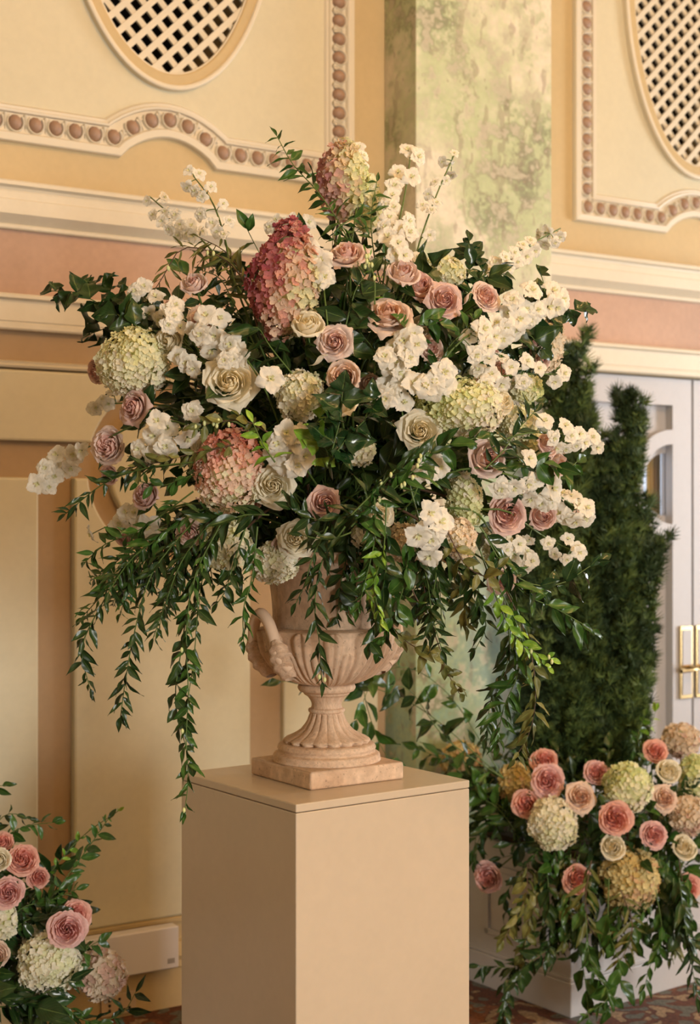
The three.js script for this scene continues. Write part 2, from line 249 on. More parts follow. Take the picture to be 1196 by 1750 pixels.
// double door with a half round light in each leaf
{
  const d = thing('door_1', 'pale panelled double door with half round glass lights', 'door', V(DOOR.mid, 0, 0), null, 'structure');
  const glass = new THREE.MeshPhysicalMaterial({ color: 0xffffff, transmission: 1, roughness: 0.03, thickness: 0 });
  for (const s of [-1, 1]) {
    const leaf = new THREE.Group(); leaf.name = 'door_leaf'; d.add(leaf);
    const X = (x) => s * x;                                           // distance from the meeting line
    const cx = 0.113, cy = 1.734, Ro = 0.225, Ri = 0.165, W = 0.685;
    const sh = new THREE.Shape(); sh.moveTo(X(0.006), 0.01); sh.lineTo(X(W), 0.01); sh.lineTo(X(W), 2.17); sh.lineTo(X(0.006), 2.17); sh.closePath();
    const up = new THREE.Path(); up.moveTo(X(cx), cy + Ro); up.lineTo(X(cx), 2.06); up.lineTo(X(0.58), 2.06); up.lineTo(X(0.58), 0.25); up.lineTo(X(cx), 0.25); up.lineTo(X(cx), cy - Ro);
    for (let k = 1; k <= 24; k++) { const a = -Math.PI / 2 + Math.PI * k / 24; up.lineTo(X(cx + Ro * Math.cos(a)), cy + Ro * Math.sin(a)); } sh.holes.push(up);
    const li = new THREE.Path(); li.moveTo(X(cx), cy - Ri); for (let k = 1; k <= 24; k++) { const a = -Math.PI / 2 + Math.PI * k / 24; li.lineTo(X(cx + Ri * Math.cos(a)), cy + Ri * Math.sin(a)); } li.closePath(); sh.holes.push(li);
    mesh('leaf_frame', boxUV(slab(sh, -0.055, -0.008)), M.door, leaf);
    const pn = new THREE.Shape(); pn.moveTo(X(0.05), 0.2); pn.lineTo(X(0.62), 0.2); pn.lineTo(X(0.62), 2.1); pn.lineTo(X(0.05), 2.1); pn.closePath();
    const hl = new THREE.Path(); hl.moveTo(X(cx), cy - Ri + 0.035); for (let k = 1; k <= 24; k++) { const a = -Math.PI / 2 + Math.PI * k / 24; hl.lineTo(X(cx + (Ri - 0.035) * Math.cos(a)), cy + (Ri - 0.035) * Math.sin(a)); } hl.closePath(); pn.holes.push(hl);
    mesh('door_panel', boxUV(slab(pn, -0.075, -0.05)), M.door, leaf);
    const gp = new THREE.Shape(); gp.moveTo(X(cx - 0.01), cy - Ri); gp.absarc(X(cx), cy, Ri - 0.02, -Math.PI / 2, Math.PI / 2 * (s > 0 ? 1 : -3), s < 0); gp.closePath();
    mesh('pane', slab(gp, -0.072, -0.068), glass, leaf);
    mesh('door_curtain', gridGeo(24, 2, (u, v) => [X(0.06 + 0.075 * u), 1.5 + 0.5 * v, -0.14 + 0.012 * Math.sin(u * 22)]), std(lin(0.42, 0.27, 0.08), 0.8), leaf);
    const hd = mesh('handle_plate', box(X(0.045) - 0.036, X(0.045) + 0.036, 0.845, 1.147, -0.008, 0.004, 0.003), M.brass, leaf);
    mesh('finger_plate', box(X(0.045) - 0.026, X(0.045) + 0.026, 0.985, 1.13, 0.004, 0.007, 0.002), M.door, hd); mesh('finger_plate', box(X(0.045) - 0.026, X(0.045) + 0.026, 0.862, 0.96, 0.004, 0.007, 0.002), M.door, hd);
    mesh('lever', tube([V(X(0.03), 0.975, 0), V(X(0.03), 0.975, 0.05), V(X(0.045), 0.972, 0.06), V(X(0.13), 0.968, 0.06)], 0.009, 0.008, 14, 8), M.brass, hd);
  }
  mesh('door_stop', box(-0.02, 0.02, 0, 2.17, -0.09, -0.06), M.taupe, d);
}
// white wall box above the skirting and the socket plate under it
{
  const b = thing('wall_heater', 'long white metal heater box fixed over the skirting board', 'heater', V(-1.15, 0.142, 0.05));
  mesh('casing', box(-0.35, 0.436, 0, 0.135, 0, 0.05, 0.006), std(lin(0.72, 0.69, 0.70), 0.4), b);
  mesh('badge', box(0.395, 0.42, 0.018, 0.034, 0.05, 0.0512), std(lin(0.35, 0.32, 0.30), 0.5), b);
  mesh('bracket', box(-0.1, 0.1, 0.03, 0.1, -0.02, 0.005), M.taupe, b);
  const s = thing('socket_plate', 'brown double socket plate on the skirting under the white heater', 'socket', V(-0.905, 0.045, 0.05));
  mesh('plate', box(-0.06, 0.06, -0.035, 0.035, 0, 0.008, 0.003), std(lin(0.55, 0.42, 0.28), 0.45), s);
  for (const x of [-0.032, 0.002, 0.036]) for (const y of [-0.016, 0, 0.016]) if (x !== 0.036 || y !== 0) mesh('socket_hole', new THREE.CylinderGeometry(0.0048, 0.0048, 0.003, 10).rotateX(Math.PI / 2).translate(x, y, 0.0085), M.dark, s);
}
// two chandeliers over the hall: the warm light of the room, the second one added for front fill
for (const [at, power, label] of [[V(-0.1, 4.0, 3.7), LAMP_POWER[0], 'six arm brass chandelier with warm candle bulbs hanging before the panelled wall'], [V(0.6, 4.2, 7.4), LAMP_POWER[1], 'six arm brass chandelier with warm candle bulbs added unseen in the middle of the hall as warm front fill']]) {
  const c = thing('chandelier', label, 'chandelier', V(at.x, ROOM.h, at.z));
  const y = at.y - ROOM.h;
  mesh('chain', tube([V(0, 0, 0), V(0, y / 2, 0), V(0, y + 0.1, 0)], 0.012, 0.012, 4, 6), M.brass, c);
  mesh('body', new THREE.LatheGeometry([[0.001, -0.25], [0.03, -0.22], [0.05, -0.15], [0.03, -0.05], [0.06, 0.02], [0.02, 0.12], [0.001, 0.14]].map(([r, h]) => new THREE.Vector2(r, h)), 20).translate(0, y, 0), M.brass, c);
  for (let k = 0; k < 6; k++) {
    const a = k / 6 * Math.PI * 2, dx = Math.cos(a), dz = Math.sin(a);
    const arm = mesh('arm', tube([V(0, y - 0.1, 0), V(dx * 0.2, y - 0.2, dz * 0.2), V(dx * 0.42, y - 0.1, dz * 0.42), V(dx * 0.42, y, dz * 0.42)], 0.012, 0.01, 14, 6), M.brass, c);
    mesh('candle', new THREE.CylinderGeometry(0.014, 0.014, 0.1, 10).translate(dx * 0.42, y + 0.05, dz * 0.42), M.door, arm);
    const bulb = mesh('bulb', new THREE.SphereGeometry(0.03, 12, 8).scale(1, 1.5, 1).translate(dx * 0.42, y + 0.14, dz * 0.42), std(lin(1, 0.8, 0.5), 0.4, { emissive: LAMP, emissiveIntensity: 12 }), arm);
    const l = new THREE.PointLight(LAMP, power); l.position.set(at.x + dx * 0.42, at.y + 0.14, at.z + dz * 0.42); l.castShadow = true; l.shadow.radius = 1.5; scene.add(l);
  }
}
// ---------------------------------------------------------------- plinth and urn
{
  const p = thing('display_plinth', 'square cream painted wooden plinth carrying the stone urn', 'plinth', V(-1.014, 0, 1.506)); p.rotation.y = 0.0765;
  mesh('body', boxUV(box(-0.239, 0.239, 0, 0.981, -0.239, 0.239, 0.003)), M.plinth, p);
  mesh('top_board', boxUV(box(-0.2393, 0.2393, 0.982, 1.0, -0.2393, 0.2393, 0.003)), M.plinth, p);
}
const URN = V(-1.011, 1.0, 1.516);
const stoneTex = texture(512, 512, (u, v) => { const a = fbm(u, v, 5, 5, 61), b = fbm(u, v, 40, 3, 71), pit = fbm(u, v, 90, 2, 77); let c = mixc([0.82, 0.71, 0.60], [0.75, 0.62, 0.50], clamp((a - 0.4) * 3, 0, 1)); if (pit > 0.78) c = c.map((x) => x * 0.86); return c.map((x) => x * (0.9 + 0.2 * b)); });
const stoneBump = texture(512, 512, (u, v) => 0.5 + 0.5 * (fbm(u, v, 30, 4, 83) - 0.5) - (fbm(u, v, 90, 2, 77) > 0.72 ? 0.15 : 0), false);
const stone = std(0xffffff, 0.85, { map: stoneTex, bumpMap: stoneBump, bumpScale: 0.0012 });
{
  const u = thing('garden_urn', 'carved sandstone urn with looped handles and fluted foot', 'urn', URN);
  const around = (prof, fn, nu = 240, nv = 60) => {                 // prof(t) -> [r, y]; fn adds relief
    const g = gridGeo(nu, nv, (a, t) => { const th = a * Math.PI * 2, [r, y] = prof(t), q = r + (fn ? fn(th, t) : 0); return [Math.cos(th) * q, y, Math.sin(th) * q]; });
    const uv = g.attributes.uv; for (let i = 0; i < uv.count; i++) uv.setXY(i, uv.getX(i) * 3, uv.getY(i) * 0.45); g.scale(-1, 1, 1); const ix = g.index.array; for (let i = 0; i < ix.length; i += 3) { const k = ix[i]; ix[i] = ix[i + 1]; ix[i + 1] = k; }
    g.computeVertexNormals(); return g;
  };
  const line = (pts) => { const c = new THREE.CatmullRomCurve3(pts.map(([r, y]) => V(r, y, 0)), false, 'catmullrom', 0.35); return (t) => { const p = c.getPoint(t); return [p.x, p.y]; }; };
  const b = mesh('base', boxUV(box(-0.1275, 0.1275, 0, 0.04, -0.1275, 0.1275, 0.006), 2), stone, u); b.rotation.y = 0.05;
  mesh('foot_ring', around(line([[0.05, 0.039], [0.121, 0.039], [0.124, 0.046], [0.122, 0.056], [0.113, 0.060], [0.112, 0.064], [0.114, 0.070], [0.110, 0.078], [0.100, 0.081], [0.09, 0.081]]), null, 80, 30), stone, u);
  const fl = 18;
  mesh('fluted_stem', around(line([[0.098, 0.080], [0.101, 0.085], [0.096, 0.091], [0.078, 0.099], [0.060, 0.111], [0.047, 0.127], [0.0405, 0.142], [0.038, 0.150]]), (th, t) => { const s = Math.abs(Math.sin(th * fl / 2)); const env = t < 0.9 ? 1 : (1 - t) / 0.1; return (0.0045 * Math.pow(s, 0.6) - 0.004 - (t < 0.2 ? 0.008 * (1 - s) : 0)) * env; }, 288, 40), stone, u);
  mesh('collar', around(line([[0.036, 0.148], [0.041, 0.150], [0.0425, 0.154], [0.041, 0.158], [0.036, 0.160], [0.0345, 0.168], [0.037, 0.176], [0.044, 0.186], [0.052, 0.191], [0.0535, 0.194], [0.056, 0.196], [0.063, 0.199], [0.067, 0.206], [0.065, 0.213], [0.056, 0.217], [0.05, 0.218]]), null, 80, 48), stone, u);
  const N = 14;
  mesh('bowl', around(line([[0.04, 0.213], [0.062, 0.216], [0.088, 0.226], [0.114, 0.244], [0.137, 0.268], [0.152, 0.292], [0.159, 0.315], [0.161, 0.330], [0.160, 0.342], [0.150, 0.346], [0.138, 0.348]]), (th, t) => {
    const tear = (c, t0, t1, wid) => { let s = ((th * N / (2 * Math.PI) + c) % 1 + 1) % 1 - 0.5; const k = (t - t0) / (t1 - t0); if (k <= 0 || k >= 1) return 0; const w = wid * (0.25 + 0.75 * Math.pow(k, 0.8)) * Math.sqrt(Math.max(0, 1 - Math.pow(Math.max(0, (k - 0.72) / 0.28), 2))); const d = Math.abs(s) / Math.max(w, 1e-4); if (d >= 1) return 0; return 0.0115 * Math.sqrt(1 - d * d) * Math.min(1, k * 4) - (d < 0.5 ? 0.0095 * (1 - d * 2) * (0.4 + 0.6 * k) : 0); };
    return Math.max(tear(0, 0.06, 0.80, 0.36), 0.8 * tear(0.5, 0.06, 0.52, 0.30));
  }, 448, 90), stone, u);
  mesh('neck', around(line([[0.128, 0.344], [0.1265, 0.352], [0.125, 0.375], [0.127, 0.41], [0.132, 0.445], [0.140, 0.475], [0.153, 0.497], [0.160, 0.503]]), null, 96, 30), stone, u);
  mesh('rim', around(line([[0.152, 0.497], [0.166, 0.499], [0.174, 0.506], [0.174, 0.514], [0.165, 0.521], [0.148, 0.521], [0.138, 0.51], [0.132, 0.49], [0.125, 0.46], [0.11, 0.44], [0.002, 0.44]]), null, 96, 40), stone, u);
  // looped handles, one on the side of the panelled wall's end and one opposite
  const away = RT.clone().multiplyScalar(-1).addScaledVector(FW, -0.62).normalize();
  for (const s of [1, -1]) {
    const h = new THREE.Group(); h.name = 'handle'; u.add(h);
    const out = away.clone().multiplyScalar(s), side = V(-out.z, 0, out.x);
    const at = (o, y, w) => out.clone().multiplyScalar(o).addScaledVector(side, w).add(V(0, y, 0));
    mesh('loop', tube([at(0.132, 0.262, 0.055), at(0.158, 0.29, 0.056), at(0.165, 0.33, 0.048), at(0.170, 0.365, 0.03), at(0.172, 0.382, 0), at(0.170, 0.365, -0.03), at(0.165, 0.33, -0.048), at(0.158, 0.29, -0.056), at(0.132, 0.262, -0.055)], 0.0135, 0.0135, 48, 10), stone, h);
    for (const w of [1, -1]) {
      const lf = gridGeo(20, 24, (a, t) => { const th = a * Math.PI * 2, c = at(0.120 + 0.046 * Math.pow(t, 0.8), 0.236 + 0.088 * t, w * (0.044 + 0.014 * t)), k = Math.sin(Math.PI * clamp(t * 0.86 + 0.09, 0, 1)), rad = 0.025 * Math.pow(k, 0.55) * (1 + 0.10 * Math.cos(th * 6) * (0.4 + 0.6 * t)) * (1 + 0.10 * Math.sin(t * 26)); return [c.x + Math.cos(th) * rad, c.y + Math.sin(th) * rad * 0.5, c.z + Math.sin(th) * rad]; });
      mesh('shell_ornament', lf, stone, h);
    }
  }
  mesh('soil_foam', new THREE.SphereGeometry(0.13, 20, 12).scale(1, 0.8, 1).translate(0, 0.50, 0), std(lin(0.11, 0.20, 0.08), 0.95), u).userData.label = 'green floral foam';
}
// low planter boxes under the two side arrangements
function planter(label, at, turn, w, h, d) {
  const o = thing('planter_box', label, 'planter', at); o.rotation.y = turn;
  mesh('body', boxUV(box(0, w, 0, h, -d, 0, 0.003)), M.door, o);
  mesh('plinth_moulding', boxUV(merged([box(-0.012, w + 0.012, 0, 0.11, -d - 0.012, 0.012, 0.004), box(-0.006, w + 0.006, 0.11, 0.125, -d - 0.006, 0.006, 0.003)])), M.door, o);
  const frame = (len, mk) => { for (const [a, b, c, e] of [[0.10, len - 0.10, 0.18, 0.2], [0.10, len - 0.10, h - 0.10, h - 0.08], [0.10, 0.12, 0.18, h - 0.08], [len - 0.12, len - 0.10, 0.18, h - 0.08]]) mk(a, b, c, e); };
  frame(w, (a, b, c, e) => mesh('panel_bead', box(a, b, c, e, -0.002, 0.008, 0.002), M.door, o));
  frame(d, (a, b, c, e) => mesh('panel_bead', box(-0.008, 0.002, c, e, -b, -a, 0.002), M.door, o));
  mesh('soil', box(0.02, w - 0.02, h, h + 0.02, -d + 0.02, -0.02, 0.005), std(lin(0.05, 0.035, 0.02), 0.95), o);
  return o;
}
planter('white panelled planter box under the cypress tree', V(0.325, 0, 0.812), 0.09, 1.35, 0.5, 0.5);
{ const c = P(-12, 883, 3.75); planter('white panelled planter box standing by the heater wall', V(c.x - 0.62, 0, c.z), 0.05, 0.6, 0.44, 0.4); }
// ---------------------------------------------------------------- flower and leaf shapes
const petalTex = (c, s) => texture(64, 64, (u, v) => { const vein = 0.94 + 0.06 * vnoise(u * 28, v * 3, 28, s); const n = 0.95 + 0.1 * fbm(u, v, 4, 3, s + 3); return c.map((x) => x * vein * n); });
const petalMat = (r, g, b, s, rough = 0.85) => new THREE.MeshPhysicalMaterial({ map: petalTex([r, g, b], s), color: 0xffffff, roughness: rough, side: THREE.DoubleSide, transmission: 0.35, thickness: 0 });
const ROSE = {                                                      // [outer petals, heart petals]
  blush: [petalMat(0.97, 0.88, 0.83, 1), petalMat(0.96, 0.80, 0.74, 2)], dusty: [petalMat(0.95, 0.82, 0.77, 3), petalMat(0.92, 0.73, 0.68, 4)],
  peach: [petalMat(0.97, 0.87, 0.79, 5), petalMat(0.96, 0.80, 0.69, 6)], ivory: [petalMat(1.0, 0.97, 0.87, 7), petalMat(1.0, 0.95, 0.80, 8)],
  coral: [petalMat(0.96, 0.75, 0.68, 9), petalMat(0.95, 0.66, 0.59, 10)], pink: [petalMat(0.97, 0.80, 0.77, 11), petalMat(0.96, 0.71, 0.68, 12)],
};
const WHITE = petalMat(0.98, 0.96, 0.90, 13), WHITE_GREEN = petalMat(0.90, 0.90, 0.70, 14);
const flo = (r, g, b, s) => { const m = petalMat(r, g, b, s); m.userData.tint = new THREE.Color().setRGB(r, g, b, THREE.SRGBColorSpace); return m; };
const FLORET = petalMat(1, 1, 1, 60);
const HUES = {
  burgundy: [flo(0.66, 0.29, 0.33, 20), flo(0.77, 0.45, 0.44, 21), flo(0.87, 0.64, 0.56, 22), flo(0.91, 0.79, 0.68, 23), flo(0.90, 0.88, 0.70, 24)],
  dusky: [flo(0.80, 0.56, 0.54, 25), flo(0.87, 0.69, 0.62, 26), flo(0.91, 0.82, 0.67, 27), flo(0.93, 0.91, 0.72, 28), flo(0.90, 0.92, 0.68, 29)],
  coral: [flo(0.95, 0.66, 0.58, 30), flo(0.96, 0.75, 0.66, 31), flo(0.96, 0.84, 0.74, 32), flo(0.93, 0.91, 0.77, 33)],
  butter: [flo(0.93, 0.92, 0.70, 34), flo(0.95, 0.94, 0.79, 35), flo(0.96, 0.93, 0.83, 36)], cream: [flo(0.95, 0.94, 0.82, 37), flo(0.97, 0.95, 0.87, 38), flo(0.93, 0.93, 0.77, 39)],
  lime: [flo(0.84, 0.87, 0.60, 40), flo(0.90, 0.91, 0.69, 41), flo(0.95, 0.94, 0.80, 42), flo(0.96, 0.92, 0.84, 43)],
  peachy: [flo(0.96, 0.90, 0.79, 44), flo(0.97, 0.92, 0.82, 45), flo(0.94, 0.85, 0.74, 46)], mustard: [flo(0.84, 0.75, 0.48, 47), flo(0.89, 0.83, 0.60, 48), flo(0.87, 0.74, 0.57, 49)],
  tan: [flo(0.90, 0.81, 0.69, 50), flo(0.93, 0.86, 0.76, 51), flo(0.89, 0.75, 0.67, 52)],
};
const leafTex = (c, s) => texture(64, 128, (u, v) => { const x = Math.abs(u - 0.5), rib = x < 0.03 ? 0.35 : 0, side = Math.abs(((v - x * 0.9) * 9) % 1 - 0.5) < 0.07 ? 0.13 : 0, n = 0.85 + 0.3 * fbm(u, v, 6, 3, s); return mixc(c.map((q) => q * n), [0.72, 0.76, 0.42], Math.max(rib, side)); });
const leafMat = (r, g, b, s, rough = 0.34) => new THREE.MeshPhysicalMaterial({ map: leafTex([r, g, b], s), roughness: rough, side: THREE.DoubleSide, specularIntensity: 0.9 });
const GREEN = {
  deep: [leafMat(0.11, 0.21, 0.08, 1), leafMat(0.14, 0.24, 0.09, 2), leafMat(0.16, 0.25, 0.10, 3)], mid: [leafMat(0.19, 0.33, 0.10, 4), leafMat(0.22, 0.36, 0.13, 5), leafMat(0.15, 0.28, 0.09, 6)],
  fresh: [leafMat(0.42, 0.58, 0.17, 7), leafMat(0.52, 0.66, 0.22, 8), leafMat(0.35, 0.52, 0.15, 9)], olive: [leafMat(0.38, 0.39, 0.18, 10, 0.5), leafMat(0.44, 0.43, 0.22, 11, 0.5), leafMat(0.32, 0.34, 0.15, 12, 0.45)],
  gloss: [leafMat(0.11, 0.21, 0.10, 13, 0.22), leafMat(0.14, 0.24, 0.12, 14, 0.2)],
};
const stemMat = std(lin(0.09, 0.15, 0.03), 0.55), woodMat = std(lin(0.12, 0.07, 0.04), 0.7), budMat = std(lin(0.62, 0.66, 0.30), 0.55);

function rosePetal({ A, R, H, flare, top, lift, point = 0, curl = 0, spiral = 0, s = 1 }) {
  return gridGeo(7, 7, (u0, v) => {
    const u = u0 * 2 - 1, w = Math.pow(Math.sin(Math.PI * Math.min(0.97, 0.10 + 0.72 * v)), 0.6) * (v > 0.85 ? 1 - 0.55 * (v - 0.85) / 0.15 : 1);
    const h = clamp(v * (1 - 0.13 * u * u * v) + point * v * v * Math.pow(1 - Math.abs(u), 2), 0, 1.15), k = 1 - h;
    const bz = (a, b, c, d) => a * k * k * k + 3 * b * k * k * h + 3 * c * k * h * h + d * h * h * h;
    let r = bz(0.03, R * 1.15, R * 1.04, R * flare), y = bz(0, H * 0.06, H * lift, H * top);
    const e = u * u * Math.max(0, v - 0.35); r += curl * e * R; y -= curl * e * H * 0.6; r += 0.014 * Math.sin(u * 5 + s * 3) * v * v; y += 0.018 * Math.sin(u * 6 + s * 5) * v * v;
    r *= 1 + spiral * u; const th = u * A * w; return [Math.cos(th) * r, y, Math.sin(th) * r];
  });
}
const LAYERS = {                                                     // whorls from the heart outwards: [petals, shape]
  open: [[2, { A: 2.6, R: 0.05, H: 0.395, flare: 0.2, top: 1, lift: 0.85, spiral: 0.3 }], [3, { A: 1.8, R: 0.09, H: 0.403, flare: 0.6, top: 1, lift: 0.82, spiral: 0.3 }], [3, { A: 1.6, R: 0.135, H: 0.403, flare: 0.78, top: 1, lift: 0.82, spiral: 0.26 }], [4, { A: 1.25, R: 0.185, H: 0.395, flare: 0.93, top: 1, lift: 0.82, spiral: 0.22 }], [5, { A: 1.05, R: 0.24, H: 0.378, flare: 1.1, top: 0.97, lift: 0.86, spiral: 0.14, curl: 0.12 }], [5, { A: 0.97, R: 0.30, H: 0.336, flare: 1.25, top: 0.9, lift: 0.96, spiral: 0.1, curl: 0.22, point: 0.14 }], [5, { A: 0.90, R: 0.355, H: 0.252, flare: 1.42, top: 0.66, lift: 1.1, curl: 0.3, point: 0.24 }]],
  cup: [[2, { A: 2.6, R: 0.06, H: 0.57, flare: 0.2, top: 1, lift: 0.85, spiral: 0.3 }], [3, { A: 1.8, R: 0.11, H: 0.60, flare: 0.55, top: 1, lift: 0.82, spiral: 0.3 }], [3, { A: 1.6, R: 0.17, H: 0.61, flare: 0.7, top: 1, lift: 0.82, spiral: 0.25 }], [4, { A: 1.3, R: 0.24, H: 0.61, flare: 0.85, top: 1, lift: 0.82, spiral: 0.2 }], [5, { A: 1.1, R: 0.315, H: 0.58, flare: 1.04, top: 0.96, lift: 0.88, spiral: 0.1, curl: 0.14, point: 0.06 }], [5, { A: 1.0, R: 0.385, H: 0.50, flare: 1.26, top: 0.78, lift: 1.05, curl: 0.26, point: 0.18 }]],
  garden: [[4, { A: 1.3, R: 0.05, H: 0.353, flare: 0.8, top: 1, lift: 0.8, spiral: 0.3 }], [5, { A: 1.0, R: 0.10, H: 0.361, flare: 0.95, top: 1, lift: 0.8, curl: 0.1, spiral: 0.3 }], [6, { A: 0.9, R: 0.155, H: 0.370, flare: 1.0, top: 1, lift: 0.82, curl: 0.12, spiral: 0.25 }], [6, { A: 0.9, R: 0.215, H: 0.370, flare: 1.05, top: 1, lift: 0.82, curl: 0.12, spiral: 0.18 }], [6, { A: 0.9, R: 0.28, H: 0.353, flare: 1.12, top: 0.97, lift: 0.88, curl: 0.14, spiral: 0.1 }], [5, { A: 0.95, R: 0.34, H: 0.319, flare: 1.22, top: 0.9, lift: 0.95, curl: 0.2, point: 0.06 }], [5, { A: 0.95, R: 0.39, H: 0.260, flare: 1.32, top: 0.78, lift: 1.02, curl: 0.24, point: 0.14 }]],
};
const petalGeos = {}; for (const [k, ls] of Object.entries(LAYERS)) petalGeos[k] = ls.map(([, o], i) => [0, 1].map((j) => rosePetal({ ...o, s: i * 2 + j })));
const calyxGeo = merged([new THREE.SphereGeometry(0.075, 8, 6).translate(0, -0.045, 0), ...[0, 1, 2, 3, 4].map((k) => gridGeo(2, 4, (u, v) => { const w = 0.055 * (1 - v) * (u * 2 - 1), r = 0.05 + 0.26 * v, a = k * 1.2566; return [Math.cos(a) * r - Math.sin(a) * w, 0.01 - 0.10 * v * v, Math.sin(a) * r + Math.cos(a) * w]; }))]);
const bloomProto = new Map();
function roseBloom(kind, hue) {
  const key = kind + hue; let p = bloomProto.get(key);
  if (!p) {
    p = new THREE.Group(); p.name = 'bloom'; let phi = 0;
    LAYERS[kind].forEach(([n], i) => { for (let k = 0; k < n; k++) { const m = mesh('petal', petalGeos[kind][i][k % 2], ROSE[hue][i < LAYERS[kind].length - 3 ? 1 : 0], p); m.rotation.y = phi + k / n * Math.PI * 2 + rr(-0.12, 0.12); m.rotation.z = rr(-0.07, 0.07); m.scale.setScalar(rr(0.92, 1.06)); } phi += 1.1 + i * 0.37; });
    mesh('calyx', calyxGeo, stemMat, p); bloomProto.set(key, p);
  }
  return p.clone();
}
// hydrangea floret: four round petals
const floretGeo = [0, 1, 2].map((v) => merged([0, 1, 2, 3].map((k) => gridGeo(2, 3, (u, t) => { const s = u * 2 - 1, w = 0.26 * Math.pow(Math.sin(Math.PI * clamp(0.10 + 0.72 * t, 0, 1)), 0.7) * (t > 0.9 ? 0.75 : 1), r = 0.03 + 0.50 * t * (1 - 0.12 * s * s), y = [0.10, 0.22, -0.05][v] * t * t + 0.10 * s * s * t + (v === 2 ? 0.12 * t : 0); const a = k * Math.PI / 2 + v * 0.1; return [Math.cos(a) * r - Math.sin(a) * w * s, y, Math.sin(a) * r + Math.cos(a) * w * s]; }))));
// larkspur petal
const larkGeo = [0, 1].map((q) => gridGeo(5, 5, (u, t) => { const s = u * 2 - 1, w = 0.25 * Math.pow(Math.sin(Math.PI * clamp(0.06 + 0.77 * t, 0, 1)), 0.75), r = 0.04 + 0.50 * t * (1 - 0.17 * s * s * t) * (1 + 0.05 * Math.sin(s * 7 + q * 2) * t), y = 0.22 * t - (q ? 0.30 : 0.14) * t * t * t + 0.05 * Math.sin(s * 6 + q * 2.5 + t * 4) * t * t + 0.05 * s * s * t; return [w * s, y, r]; }));
const heartGeo = merged([0, 1, 2, 3].map((k) => gridGeo(1, 2, (u, t) => { const a = k * 1.57 + 0.4, r = 0.02 + 0.10 * t, w = 0.045 * (u * 2 - 1); return [Math.cos(a) * r - Math.sin(a) * w, 0.06 + 0.16 * t, Math.sin(a) * r + Math.cos(a) * w]; })));
const larkProto = (() => { const g = new THREE.Group(); g.name = 'blossom'; for (let k = 0; k < 5; k++) { const m = mesh('petal', larkGeo[k % 2], WHITE, g); m.rotation.y = k * 1.2566 + rr(-0.1, 0.1); m.scale.setScalar(rr(0.92, 1.06)); } mesh('heart', heartGeo, WHITE_GREEN, g); return g; })();
const larkDouble = (() => { const g = larkProto.clone(); for (let k = 0; k < 5; k++) { const m = mesh('petal', larkGeo[(k + 1) % 2], WHITE, g); m.rotation.y = k * 1.2566 + 0.63; m.scale.setScalar(0.68); m.position.y = 0.08; } return g; })();
// leaves: length 1 along +y, width along x, face to +z
function leafGeo(width, { belly = 0.4, tip = 1.5, bend = 0.18, fold = 0.18, lobe = 0, wave = 0.02, nv = 7 } = {}) {
  return gridGeo(4, nv, (u, v) => {
    const s = u * 2 - 1; let w = width / 2 * Math.pow(v / belly, v < belly ? 0.62 : 0) * (v > belly ? Math.pow(Math.max(0, 1 - Math.pow((v - belly) / (1 - belly), tip)), 0.9) : 1);
    if (lobe) w *= 1 + lobe * Math.sin(v * 9.5 - 0.6) * (1 - v);
    return [w * s, v, Math.abs(s) * w * fold * 2 - bend * v * v + wave * Math.sin(v * 11 + s * 2)];
  });
}
const LEAF = {
  ruscus: [leafGeo(0.34, { belly: 0.36, tip: 1.1 }), leafGeo(0.30, { belly: 0.38, tip: 1.1, bend: 0.34, wave: 0.03 }), leafGeo(0.38, { belly: 0.34, tip: 1.15, bend: 0.05, fold: 0.3 })],
  ivy: [leafGeo(0.92, { belly: 0.26, tip: 1.15, lobe: 0.25, bend: 0.2, wave: 0.04 }), leafGeo(0.78, { belly: 0.28, tip: 1.2, lobe: 0.18, bend: 0.35, fold: 0.3, wave: 0.05 })],
  broad: [leafGeo(0.56, { belly: 0.42, tip: 1.5 }), leafGeo(0.50, { belly: 0.4, tip: 1.4, bend: 0.35, wave: 0.04 })],
  olive: [leafGeo(0.20, { belly: 0.45, tip: 1.6 }), leafGeo(0.18, { belly: 0.5, tip: 1.5, bend: 0.3 })],
  oval: [leafGeo(0.50, { belly: 0.46, tip: 1.9 }), leafGeo(0.44, { belly: 0.46, tip: 1.8, bend: 0.3 })],
};
const CAMV = (x, y, z) => RT.clone().multiplyScalar(x).addScaledVector(UP, y).addScaledVector(FW, -z);   // z towards the camera
function putLeaf(parent, at, dir, normal, len, kind, greens) {
  const y = dir.clone().normalize(), z = normal.clone().addScaledVector(y, -normal.dot(y)).normalize(), x = V(0, 0, 0).crossVectors(y, z);
  const m = mesh('leaf', pick(LEAF[kind]), pick(greens), parent); m.position.copy(at); m.quaternion.copy(basis(x, y, z)); m.scale.set(len * rr(0.85, 1.15), len, len); return m;
}
